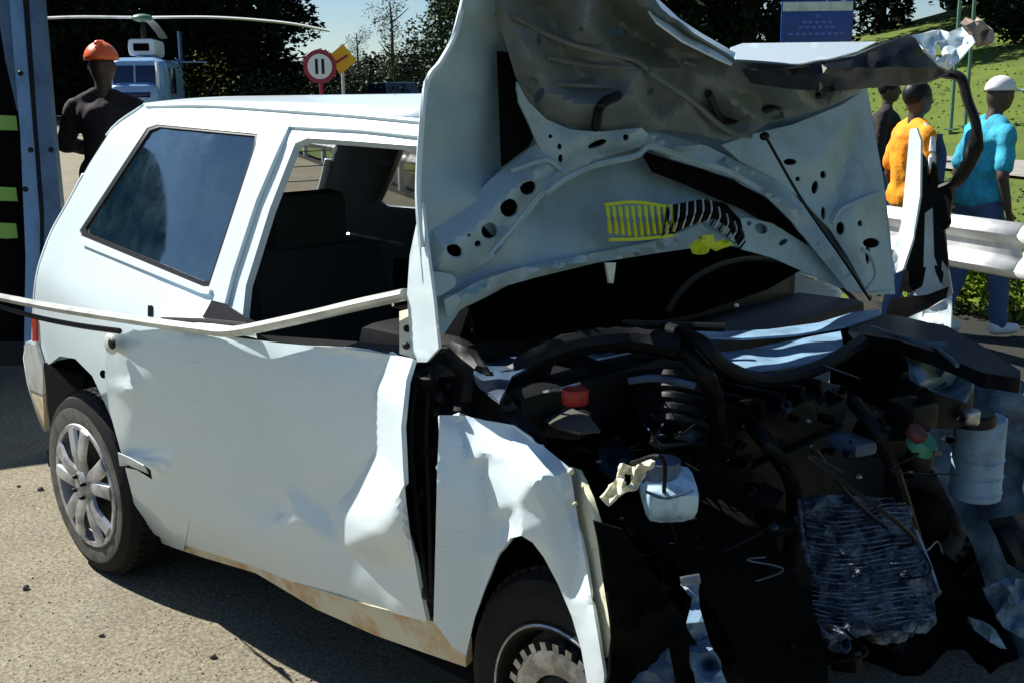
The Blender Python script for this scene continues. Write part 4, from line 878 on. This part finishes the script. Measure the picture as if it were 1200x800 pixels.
# dark wood behind on the left
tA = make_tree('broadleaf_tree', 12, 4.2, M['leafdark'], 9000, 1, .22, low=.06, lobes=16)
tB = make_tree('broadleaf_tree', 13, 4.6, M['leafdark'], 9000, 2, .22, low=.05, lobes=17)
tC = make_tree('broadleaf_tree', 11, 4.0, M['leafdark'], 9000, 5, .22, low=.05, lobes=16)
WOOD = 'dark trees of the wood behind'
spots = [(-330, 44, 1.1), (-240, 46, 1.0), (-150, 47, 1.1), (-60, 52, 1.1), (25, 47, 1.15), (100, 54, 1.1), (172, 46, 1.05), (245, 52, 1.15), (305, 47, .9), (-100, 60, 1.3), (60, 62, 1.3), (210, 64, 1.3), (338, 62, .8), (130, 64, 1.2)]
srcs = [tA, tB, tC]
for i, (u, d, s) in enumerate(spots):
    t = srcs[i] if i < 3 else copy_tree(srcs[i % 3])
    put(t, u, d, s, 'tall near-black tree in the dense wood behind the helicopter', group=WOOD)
# right: dark trees along the top of the embankment
for i, (u, d, s) in enumerate([(640, 54, .9), (720, 50, 1.0), (790, 52, .95), (860, 46, 1.0), (935, 52, .9), (1010, 56, 1.0), (1090, 60, 1.1), (1170, 52, 1.0), (1250, 48, 1.0), (1340, 46, 1.0), (590, 64, .9)]):
    t = copy_tree(srcs[i % 3]); put(t, u, d, s, 'tall near-black tree standing along the top of the grass bank', group='dark trees along the top of the bank', dz=-.3)
# wood beside the road to the rear of the wreck, mirrored in its side glass
for i, (x, y, s_) in enumerate([(-46, 7, .62), (-50, 0, .66), (-47, -7, .6), (-52, -14, .66), (-48, -21, .62)]):
    t = copy_tree(srcs[i % 3]); t.location = (x, y, gz(x, y)); t.scale = (s_,)*3; t.rotation_euler = (0, 0, i*1.3)
    tag(t, 'dark roadside tree standing beyond the van, mirrored in the wreck rear side window', 'tree', 'trees beyond the van')
# sparse tree against the patch of sky
tS = make_tree('broadleaf_tree', 10, 2.6, M['leafmid'], 2600, 9, .12, low=.25, lobes=12)
put(tS, 470, 70, .62, 'thin airy tree against the patch of blue sky')
t = copy_tree(tS); put(t, 432, 74, .45, 'smaller airy tree left of the thin tree against the sky')
tD = make_tree('broadleaf_tree', 8, 2.6, M['leafmid'], 6000, 12, .14, low=.1, lobes=12)
put(tD, 525, 44, .62, 'dark green tree just left of the raised bonnet edge')
# bushes
far_row = [(360, 78, 3.0), (395, 82, 3.2), (425, 76, 2.7), (455, 84, 3.1), (485, 78, 3.0), (515, 82, 3.4), (545, 76, 3.0)]
def bush(name, u, depth, r, lm, label, n=900, size=.05, cat='bush', z=.9, seed=4, group=None):
    b = empty(name); rng = random.Random(seed); bm = bmesh.new()
    for k in range(5): leaves(bm, n//5, (r*.6, r*.6, r*.5), (rng.uniform(-.5, .5)*r, rng.uniform(-.5, .5)*r, r*z*rng.uniform(.4, 1)), size, rng)
    mk('foliage', bm, lm, b, False)
    bm = bmesh.new()
    for k in range(6): a = k*1.05; tube(bm, [(0, 0, -.1), (.2*r*math.cos(a), .2*r*math.sin(a), r*.4), (.5*r*math.cos(a), .5*r*math.sin(a), r*.9)], .02*r+.004, 5, n=3, r1=.005)
    mk('stem', bm, M['bark'], b)
    return put(b, u, depth, 1, label, cat, group)
for i_, (u_, d_, r_) in enumerate(far_row):
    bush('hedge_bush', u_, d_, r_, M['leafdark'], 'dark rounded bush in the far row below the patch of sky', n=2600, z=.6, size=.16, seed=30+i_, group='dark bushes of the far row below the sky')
bush('bush', 340, 42, 1.5, M['leafmid'], 'low green bush at the foot of the wood left of the round sign', z=1.0)
bush('bush', 245, 38, 1.6, M['leafyel'], 'yellow-green bush at the edge of the dark wood', n=500, z=1.6, size=.08)
bush('bush', 205, 44, 1.2, M['leafyel'], 'faint olive bush high behind the helicopter tail', n=300, z=3, size=.08)
bush('hedge_bush', 440, 50, 1.7, M['leafmid'], 'rounded dark green bush below the airy trees', n=3000, z=.7, size=.12)
bush('hedge_bush', 505, 48, 1.9, M['leafmid'], 'rounded green bush behind the distant car', n=3000, z=.7, size=.12)
bush('roadside_shrub', 1128, 8.3, .42, M['leaflit'], 'bright green shrub under the rail left of the man in blue', n=1800, size=.03, seed=6, z=.9)
bush('roadside_shrub', 1190, 7.9, .46, M['leaflit'], 'bright green shrub under the rail right of the man in blue', n=2000, size=.03, seed=8, z=.75)
bush('roadside_shrub', 1075, 8.6, .5, M['leaflit'], 'bright green shrub seen between the torn strips below the orange shirt', n=2200, size=.03, seed=9, z=.8)
bush('roadside_shrub', 1112, 11.5, .5, M['leafmid'], 'dark green shrub behind the rail between the two men', n=1600, size=.04, seed=14, z=.9)
bush('bank_bush', 1160, 42, 1.3, M['leafdark'], 'dark scrubby bush on the bank above the man in blue', n=2500, size=.12, seed=10, z=.9)
bush('bank_bush', 1195, 44, 1.9, M['leafdark'], 'dark scrubby bush on the bank at the right edge', n=2500, size=.12, seed=13, z=1)
# grass tufts on the bank
bm = bmesh.new(); rr = random.Random(5)
for i in range(3000):
    u = rr.uniform(980, 1260); d = 7+38*rr.random()**1.3; p = PD(u, 400, d); z = gz(p.x, p.y); s = .41535*p.x+.90966*p.y
    if s < 5.0 or 15.1 < s < 18.8: continue
    h = rr.uniform(.01, .03)*(1+d*.03); a = rr.uniform(0, 6.28); w_ = .006+.0015*d
    b = Vector((p.x, p.y, z-.062)); dx = Vector((math.cos(a), math.sin(a), 0))*w_
    bm.faces.new([bm.verts.new(b-dx), bm.verts.new(b+dx), bm.verts.new(b+Vector((rr.uniform(-.02, .02), rr.uniform(-.02, .02), h)))])
tag(mk('grass', bm, M['leaflit'], None, False), 'sunlit short green grass covering the bank behind the rail', 'grass', kind='stuff')

# people ------------------------------------------------------
def person(loc, facing, label, shirt, trousers, h=1.72, cap_m=None, hat=None, lean=0, stride=.12, arms='down', extra=None, long_sleeve=False, shoes=None, legs_bare=False):
    """standing figure facing +x before rotation"""
    k = h/1.72; p = empty('person', loc, facing); tag(p, label, 'person')
    def V(x, y, z): return Vector((x+lean*max(0, z-.9), y, z))*k
    hip = [V(0, s*.09, .93) for s in (-1, 1)]; knee = [V(.03+stride*.5, -.10, .50), V(.02-stride*.3, .10, .50)]; ank = [V(stride, -.10, .09), V(-stride, .10, .09)]
    sh = [V(0, s*.175, 1.375) for s in (-1, 1)]
    if arms == 'down': el = [V(-.03, s*.235, 1.10) for s in (-1, 1)]; wr = [V(.05, s*.235, .89) for s in (-1, 1)]
    else: el = [V(.05, s*.26, 1.16) for s in (-1, 1)]; wr = [V(.24, s*.12, 1.12) for s in (-1, 1)]
    bm = bmesh.new()
    cap(bm, V(0, -.05, 1.0), V(0, .05, 1.0), .11*k, .11*k, 12); cap(bm, V(0, 0, 1.0), V(0, 0, 1.3), .115*k, .13*k, 12); cap(bm, V(0, -.10, 1.34), V(0, .10, 1.34), .070*k, .070*k, 12)
    cap(bm, V(0, 0, 1.42), V(.015, 0, 1.53), .055*k, .052*k, 10)
    hc = V(.03, 0, 1.62); ell(bm, hc, (.095*k, .075*k, .115*k)); ell(bm, V(.055, 0, 1.565), (.062*k, .056*k, .05*k))
    cap(bm, V(.118, 0, 1.63), V(.135, 0, 1.60), .010*k, .014*k, 8); cap(bm, V(.10, -.02, 1.57), V(.10, .02, 1.57), .012*k, .012*k, 8)
    for s in (-1, 1):
        ell(bm, V(.02, s*.078, 1.62), (.018*k, .010*k, .030*k), seg=8)
        cap(bm, V(.105, s*.03, 1.645), V(.108, s*.03, 1.645), .012*k, .012*k, 8)
    for i in (0, 1):
        s = -1 if i == 0 else 1
        cap(bm, sh[i], el[i], .05*k, .042*k, 10); cap(bm, el[i], wr[i], .040*k, .028*k, 10)
        d = (wr[i]-el[i]).normalized(); pc = wr[i]+d*.05*k; cap(bm, wr[i]+d*.02*k, wr[i]+d*.075*k, .030*k, .030*k, 8, .6)
        side = Vector((1, 0, 0)) if abs(d.x) < .7 else Vector((0, 0, 1))
        for f in range(4):
            b0 = wr[i]+d*.085*k+side*(.027-.018*f)*k; L = (.062, .072, .068, .052)[f]*k
            cap(bm, b0, b0+d*L*.55, .0085*k, .008*k, 6); cap(bm, b0+d*L*.55, b0+d*L*.9+Vector((0, -s*.02*k, 0)), .008*k, .007*k, 6)
        cap(bm, wr[i]+d*.03*k+side*.02*k, wr[i]+d*.075*k+side*.055*k, .011*k, .009*k, 6)
        cap(bm, hip[i], knee[i], .085*k, .058*k, 12); cap(bm, knee[i], ank[i], .056*k, .038*k, 12)
    body = remesh(mk('body', bm, M['skin'], p), .011)
    bm = bmesh.new()
    cap(bm, V(-.005, -.06, .97), V(-.005, .06, .97), .135*k, .135*k, 12); cap(bm, V(-.005, 0, .98), V(0, 0, 1.3), .14*k, .155*k, 14); cap(bm, V(0, -.10, 1.33), V(0, .10, 1.33), .10*k, .10*k, 12)
    for i in (0, 1):
        e = el[i] if long_sleeve else sh[i].lerp(el[i], .75)
        cap(bm, sh[i], e, .068*k, .062*k, 10); cap(bm, V(0, (-1 if i == 0 else 1)*.05, 1.44), sh[i], .058*k, .062*k, 10)
        if long_sleeve: cap(bm, el[i], wr[i], .060*k, .045*k, 10)
    remesh(mk('jacket' if long_sleeve else 'shirt', bm, shirt, p), .014, 3, .045)
    bm = bmesh.new(); cap(bm, V(0, -.06, .93), V(0, .06, .93), .118*k, .118*k, 12)
    for i in (0, 1):
        cap(bm, hip[i], knee[i], .100*k, .075*k, 12)
        if not legs_bare: cap(bm, knee[i], ank[i], .074*k, .060*k, 12)
    remesh(mk('trousers', bm, trousers, p), .014, 3, .04)
    for i in (0, 1):
        bm = bmesh.new(); cap(bm, ank[i]+Vector((-.03, 0, -.045))*k, ank[i]+Vector((.13, 0, -.055))*k, .045*k, .036*k, 10); mk('shoe', bm, shoes or BK, p)
    if hat == 'helmet':
        bm = bmesh.new(); ell(bm, V(.025, 0, 1.662), (.132*k, .104*k, .112*k), seg=24); bmesh.ops.delete(bm, geom=[q for q in bm.verts if q.co.z < 1.652*k], context='VERTS')
        o = mk('helmet', bm, cap_m, p); s_ = o.modifiers.new('t', 'SOLIDIFY'); s_.thickness = .006
        bm = bmesh.new(); cap(bm, V(-.09, 0, 1.735), V(.12, 0, 1.735), .012*k, .012*k, 8); cap(bm, V(-.06, 0, 1.755), V(.09, 0, 1.765), .022*k, .02*k, 8); mk('helmet_ridge', bm, cap_m, o)
    elif hat == 'cap':
        bm = bmesh.new(); ell(bm, V(.025, 0, 1.655), (.108*k, .087*k, .098*k), seg=24); bmesh.ops.delete(bm, geom=[q for q in bm.verts if q.co.z < 1.648*k], context='VERTS')
        o = mk('cap', bm, cap_m, p); s_ = o.modifiers.new('t', 'SOLIDIFY'); s_.thickness = .005
        bm = bmesh.new(); ell(bm, V(.13, 0, 1.655), (.08*k, .065*k, .010*k)); mk('cap_peak', bm, cap_m, o)
    else:
        bm = bmesh.new(); ell(bm, V(.012, 0, 1.655), (.102*k, .084*k, .098*k)); mk('hair', bm, BK, p)
    return p, V, k
face_r = math.atan2(RT.y, RT.x)          # facing picture-right
g = ground_at(1134, 7.35)
pb, V, k = person((g.x, g.y, g.z), face_r+.25, 'man in a cyan shirt and white cap walking behind the guardrail', M['cyan'], M['navy'], h=1.62, hat='cap', cap_m=M['white'], lean=.10, stride=.16, shoes=M['white'])
g = ground_at(1056, 7.5)
po, V, k = person((g.x, g.y, g.z), face_r+.2, 'man in an orange top with a white stripe, bareheaded, behind the torn strips', M['orange'], M['navy'], h=1.60, lean=-.02, stride=.05)
bm = bmesh.new(); tube(bm, [V(.0, -.15, 1.455), V(-.0, -.235, 1.38), V(-.02, -.275, 1.26), V(-.03, -.285, 1.16)], .02, 8, flat=.5); mk('sleeve_stripe', bm, M['white'], po)
bm = bmesh.new(); tube(bm, [V(.10, -.10, 1.38), V(.12, -.11, 1.25), V(.10, -.12, 1.0)], .06, 8, flat=.5); mk('side_panel', bm, M['navy'], po)
g = ground_at(1022, 11)
person((g.x, g.y, g.z), face_r-.4, 'dark figure almost hidden behind the right edge of the bonnet', M['jacket'], M['navy'], h=1.66, long_sleeve=True)
g = ground_at(147, 7.2)
ph, V, k = person((g.x, g.y, g.z+.02), face_r+math.pi*.55, 'rescuer in a dark coat and orange helmet between the van and the wreck', M['jacket'], M['jacket'], h=1.72, hat='helmet', cap_m=M['helmet'], long_sleeve=True, arms='front')

# rescue van at the left edge, its rear door swung open
vb = ground_at(20, 5.6); van = empty('rescue_van', (vb.x, vb.y, 0)); tag(van, 'blue-grey rescue van with its dark doorway open at the left edge', 'van')
def VP(u, v, t): return PD(u, v, t)-Vector((vb.x, vb.y, 0))
def vsheet(name, out, t, material, parent, thick=.05, dt=0, u0=0, step=25):
    return sheet(name, out, lambda u, v, d=0: PD(u, v, t+dt*(u-u0)-d)-Vector((vb.x, vb.y, 0)), material, parent, step=step, thick=thick)
def vbar(name, pts, r, material, parent=None, flat=1.0):
    bm = bmesh.new(); tube(bm, [VP(*q) for q in pts], r, 4 if flat < 1 else 8, n=2, flat=flat, up=Vector((.6, .8, 0))); return mk(name, bm, material, parent or van, True, 40)
body_v = vsheet('body', [(-420, -60), (70, -60), (66, 60), (48, 60), (4, -60), (-60, -60)], 6.0, M['vanpaint'], van)
bm = bmesh.new()
ay = ray(0, 400); ay = Vector((ay.x, ay.y, 0)).normalized(); ax = Vector((ay.y, -ay.x, 0))
def vw(a, b, z): return ax*a+ay*b+Vector((0, 0, z))
vs = [vw(a, b, z) for a in (-2.6, -.02) for b in (.5, 2.6) for z in (.25, 2.15)]
bm.free() if False else None
bb = [bm.verts.new(q) for q in vs]
for f in ((0, 1, 3, 2), (4, 6, 7, 5), (0, 4, 5, 1), (2, 3, 7, 6), (1, 5, 7, 3), (0, 2, 6, 4)): bm.faces.new([bb[i] for i in f])
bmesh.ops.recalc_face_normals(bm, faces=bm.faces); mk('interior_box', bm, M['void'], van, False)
bpy.data.objects.remove(body_v)
vsheet('door_jamb', [(6, -60), (22, -60), (48, 270), (50, 330), (46, 420), (28, 420), (30, 300), (24, 160)], 5.45, M['vanpale'], van, thick=.08)
vsheet('jamb_seal', [(22, -60), (30, -60), (50, 150), (52, 300), (50, 420), (46, 420), (47, 260), (38, 140)], 5.44, BK, van, thick=.06)
vsheet('open_door', [(30, -60), (44, -60), (62, 150), (73, 260), (73, 420), (50, 420), (52, 250), (44, 150)], 5.40, M['vanpaint'], van, thick=.05)
vsheet('jamb_step', [(-200, 400), (45, 400), (45, 428), (-200, 428)], 5.5, BK, van, thick=.1)
vsheet('inner_panel', [(-220, -60), (10, -60), (26, 160), (30, 400), (-220, 400)], 5.6, VD, van, thick=.05)
vsheet('pillar_trim', [(-14, -60), (6, -60), (20, 80), (24, 130), (20, 130), (6, 70)], 5.5, M['vanpaint'], van, thick=.05)
for (v0, v1) in ((136, 153), (220, 236), (262, 279)):
    vsheet('reflective_stripe', [(-60, v0-3), (18, v0), (20, v1), (-60, v1-2)], 5.56, M['lime'], van, thick=.01, step=12)
for (u, v) in ((24, 86), (36, 176), (30, 222), (60, 176)):
    bm = bmesh.new(); cap(bm, VP(u, v, 5.36), VP(u, v, 5.34), .014, .014, 8); mk('hinge_bolt', bm, BK, van)
for s_ in (-2.2, -.5):
    bm = bmesh.new(); q = ax*s_+ay*1.5; lathe(bm, [(.12, -.1), (.30, -.1), (.33, -.06), (.33, .06), (.30, .1), (.12, .1), (.12, -.1)], q+Vector((0, 0, .33)), 'y', 28); mk('wheel', bm, M['rubber'], van)

# helicopter on the road behind
hg = ground_at(197, 36); heli = empty('helicopter', (hg.x, hg.y, hg.z), math.atan2(-FW.y, -FW.x)+.12)
tag(heli, 'pale blue rescue helicopter with long drooping blades parked before the wood', 'helicopter')
bm = bmesh.new(); bx(bm, (0, 0, 1.30), (3.6, 1.75, 1.75), bev=.42); bx(bm, (1.3, 0, .95), (1.9, 1.5, 1.0), bev=.35); remesh(mk('fuselage', bm, M['helipaint'], heli), .05, 6)
M['heliglass'] = mat('dark_blue_window', (.006, .012, .06), .08, spec=.8)
bm = bmesh.new(); bx(bm, (1.80, -.02, 1.52), (.14, 1.22, .84), rot=Matrix.Rotation(R(-12), 3, 'Y'), bev=.06); mk('cockpit_glass', bm, M['heliglass'], heli)
bm = bmesh.new(); bx(bm, (2.18, 0, 1.12), (.14, .95, .24), rot=Matrix.Rotation(R(-50), 3, 'Y'), bev=.04); mk('chin_window', bm, M['heliglass'], heli)
for y in (-.68, .64):
    bm = bmesh.new(); tube(bm, [(1.98, y, 1.05), (1.90, y*1.02, 1.6), (1.72, y*.98, 2.02)], .055, 6); mk('door_frame', bm, M['signwhite'], heli)
bm = bmesh.new(); tube(bm, [(1.93, 0, 1.1), (1.86, 0, 1.6), (1.74, 0, 1.98)], .03, 6); mk('door_frame', bm, M['helipaint'], heli)
for y in (-.89, .89):
    bm = bmesh.new(); bx(bm, (.75, y, 1.5), (.9, .04, .75), bev=.015); mk('side_window', bm, M['heliglass'], heli)
bm = bmesh.new(); bx(bm, (-.3, .0, 2.50), (1.7, .80, .50), bev=.12); ec = mk('engine_cowl', bm, M['signwhite'], heli)
bm = bmesh.new(); bx(bm, (.56, 0, 2.50), (.06, .46, .22), bev=.02); mk('air_intake', bm, VD, ec)
bm = bmesh.new(); tube(bm, [(-1.4, 0, 1.7), (-4, 0, 2.0), (-6.6, 0, 2.3)], .32, 12, r1=.12); tb = mk('tail_boom', bm, M['helipaint'], heli)
bm = bmesh.new(); bx(bm, (-6.6, 0, 2.7), (.6, .06, 1.3), bev=.02); bx(bm, (-6.0, 0, 2.25), (.4, 2.0, .05), bev=.01); mk('tail_fin', bm, M['helipaint'], tb)
bm = bmesh.new(); cap(bm, (0, 0, 2.6), (0, 0, 3.35), .09, .07, 10); mast = mk('rotor_mast', bm, DK, heli)
bm = bmesh.new(); ell(bm, (0, 0, 3.38), (.32, .32, .12)); mk('rotor_hub', bm, M['pole'], mast)
for a, tip in ((94, 3.12), (-62-24, 3.0), (184, 3.2)):
    bm = bmesh.new(); ca, sa = math.cos(R(a)), math.sin(R(a))
    tube(bm, [(.3*ca, .3*sa, 3.40), (2.2*ca, 2.2*sa, 3.40), (4.2*ca, 4.2*sa, 3.25), (5.6*ca, 5.6*sa, tip-.12)], .15, 8, flat=.28, up=Vector((0, 0, 1))); mk('rotor_blade', bm, M['signwhite'] if a > 0 else M['galv'], heli)
for y in (-.95, .95):
    bm = bmesh.new(); tube(bm, [(1.9, y, .25), (1.6, y, .08), (-1.6, y, .08)], .045, 8); tube(bm, [(.8, y, .08), (.8, y*.5, .6)], .035, 6); tube(bm, [(-.9, y, .08), (-.9, y*.5, .6)], .035, 6); mk('skid', bm, DK, heli)

# road signs
sg = ground_at(390, 24); sgn = empty('road_sign', (sg.x, sg.y, sg.z), math.atan2(-FW.y, -FW.x)); tag(sgn, 'round red-rimmed road sign with two black bars', 'sign')
hz = PD(390, 80, 24).z-sg.z
def disc(bm, r, x, z, seg=32, y=0, t=.02): 
    v = bmesh.ops.create_cone(bm, cap_ends=True, segments=seg, radius1=r, radius2=r, depth=t)['verts']
    bmesh.ops.transform(bm, matrix=Matrix.Translation((x, y, z)) @ Matrix.Rotation(R(90), 4, 'Y'), verts=v); return bm
mk('sign_disc', disc(bmesh.new(), .34, 0, hz), M['signred'], sgn); mk('sign_face', disc(bmesh.new(), .25, .014, hz), M['signwhite'], sgn)
for y in (-.065, .065):
    bm = bmesh.new(); bx(bm, (.030, y, hz), (.008, .055, .30)); mk('black_bar', bm, BK, sgn, False)
bm = bmesh.new(); cap(bm, (-.05, 0, 0), (-.05, 0, hz+.3), .04, .04, 10); mk('post', bm, M['signred'], sgn)
sg2 = empty('warning_sign', (sg.x-.1, sg.y+.25, sg.z), math.atan2(-FW.y, -FW.x)); tag(sg2, 'yellow warning sign mostly hidden behind the round sign', 'sign')
bm = bmesh.new(); bx(bm, (-.30, .27, hz+.16), (.02, .44, .44), rot=Matrix.Rotation(R(38), 3, 'X')); mk('sign_plate', bm, M['signyellow'], sg2, False)
bm = bmesh.new(); bx(bm, (-.285, .27, hz+.16), (.01, .30, .05), rot=Matrix.Rotation(R(30), 3, 'X')); mk('printed_mark', bm, M['signred'], sg2, False)
bm = bmesh.new(); cap(bm, (-.34, .27, 0), (-.34, .27, hz+.4), .035, .035, 8); mk('post', bm, M['galv'], sg2)
bs_g = ground_at(940, 26); bs = empty('blue_sign', (bs_g.x, bs_g.y, bs_g.z), math.atan2(-FW.y, -FW.x)); tag(bs, 'blue road information sign with a pale strip along its top', 'sign')
a_ = PD(940, 53, 26); b_ = PD(940, 8, 26); w_ = 79*26/F; zc = (a_.z+b_.z)/2-bs_g.z; hh = b_.z-a_.z
bm = bmesh.new(); bx(bm, (0, 0, zc), (.05, w_, hh), bev=.01); mk('sign_plate', bm, M['signblue'], bs)
bm = bmesh.new(); bx(bm, (.03, 0, zc+hh*.36), (.02, w_*.97, hh*.22)); mk('top_strip', bm, M['galv'], bs, False)
rr = random.Random(2)
for row, (zz, n) in enumerate(((.14, 1), (-.02, 5), (-.14, 6), (-.30, 9))):
    for i in range(n):
        bm = bmesh.new(); bx(bm, (.028, (i-(n-1)/2)*w_*.09+rr.uniform(-.01, .01), zc+zz*hh), (.01, w_*.055, hh*.055)); mk('printed_letter', bm, M['signpale'], bs, False)
for y in (-.6, .6):
    bm = bmesh.new(); cap(bm, (-.06, y, 0), (-.06, y, zc+hh*.4), .05, .05, 8); mk('post', bm, M['galv'], bs)
for u, lab in ((1096, 'left one of two thin green poles above the torn bonnet corner'), (1112, 'right one of two thin green poles above the torn bonnet corner')):
    g = ground_at(u, 30); o = empty('pole', (g.x, g.y, g.z)); tag(o, lab, 'pole')
    bm = bmesh.new(); cap(bm, (0, 0, -.2), (0, 0, 6.5), .05, .045, 8); mk('shaft', bm, M['pole'], o)
    bm = bmesh.new(); bx(bm, (0, 0, .05), (.25, .25, .04)); mk('base_plate', bm, M['pole'], o, False)
# distant car and pole
cg_ = ground_at(470, 46); dc = empty('parked_car', (cg_.x, cg_.y, cg_.z), math.atan2(-FW.y, -FW.x)+.5); tag(dc, 'dark blue car with pale pillars far down the road', 'car')
bm = bmesh.new(); bx(bm, (0, 0, .62), (3.9, 1.65, .62), bev=.15); mk('body', bm, M['navy'], dc)
bm = bmesh.new(); v = bmesh.ops.create_cube(bm, size=1)['verts']
for q in v:
    q.co.x *= 2.3 if q.co.z < 0 else 1.5; q.co.y *= 1.5 if q.co.z < 0 else 1.25; q.co.z = q.co.z*.55+1.18
mk('cabin', bm, M['glass'], dc)
bm = bmesh.new(); bx(bm, (0, 0, 1.46), (1.5, 1.25, .04), bev=.015); mk('roof', bm, M['galv'], dc)
for (x, y) in ((1.2, -.78), (1.2, .78), (-1.2, -.78), (-1.2, .78)):
    bm = bmesh.new(); lathe(bm, [(.001, -.09), (.29, -.09), (.30, .09), (.001, .09)], (x, y, .3), 'y', 20); mk('wheel', bm, M['rubber'], dc)
for y in (-.6, .6):
    bm = bmesh.new(); ell(bm, (1.92, y, .7), (.06, .16, .09)); mk('headlight', bm, M['signwhite'], dc)
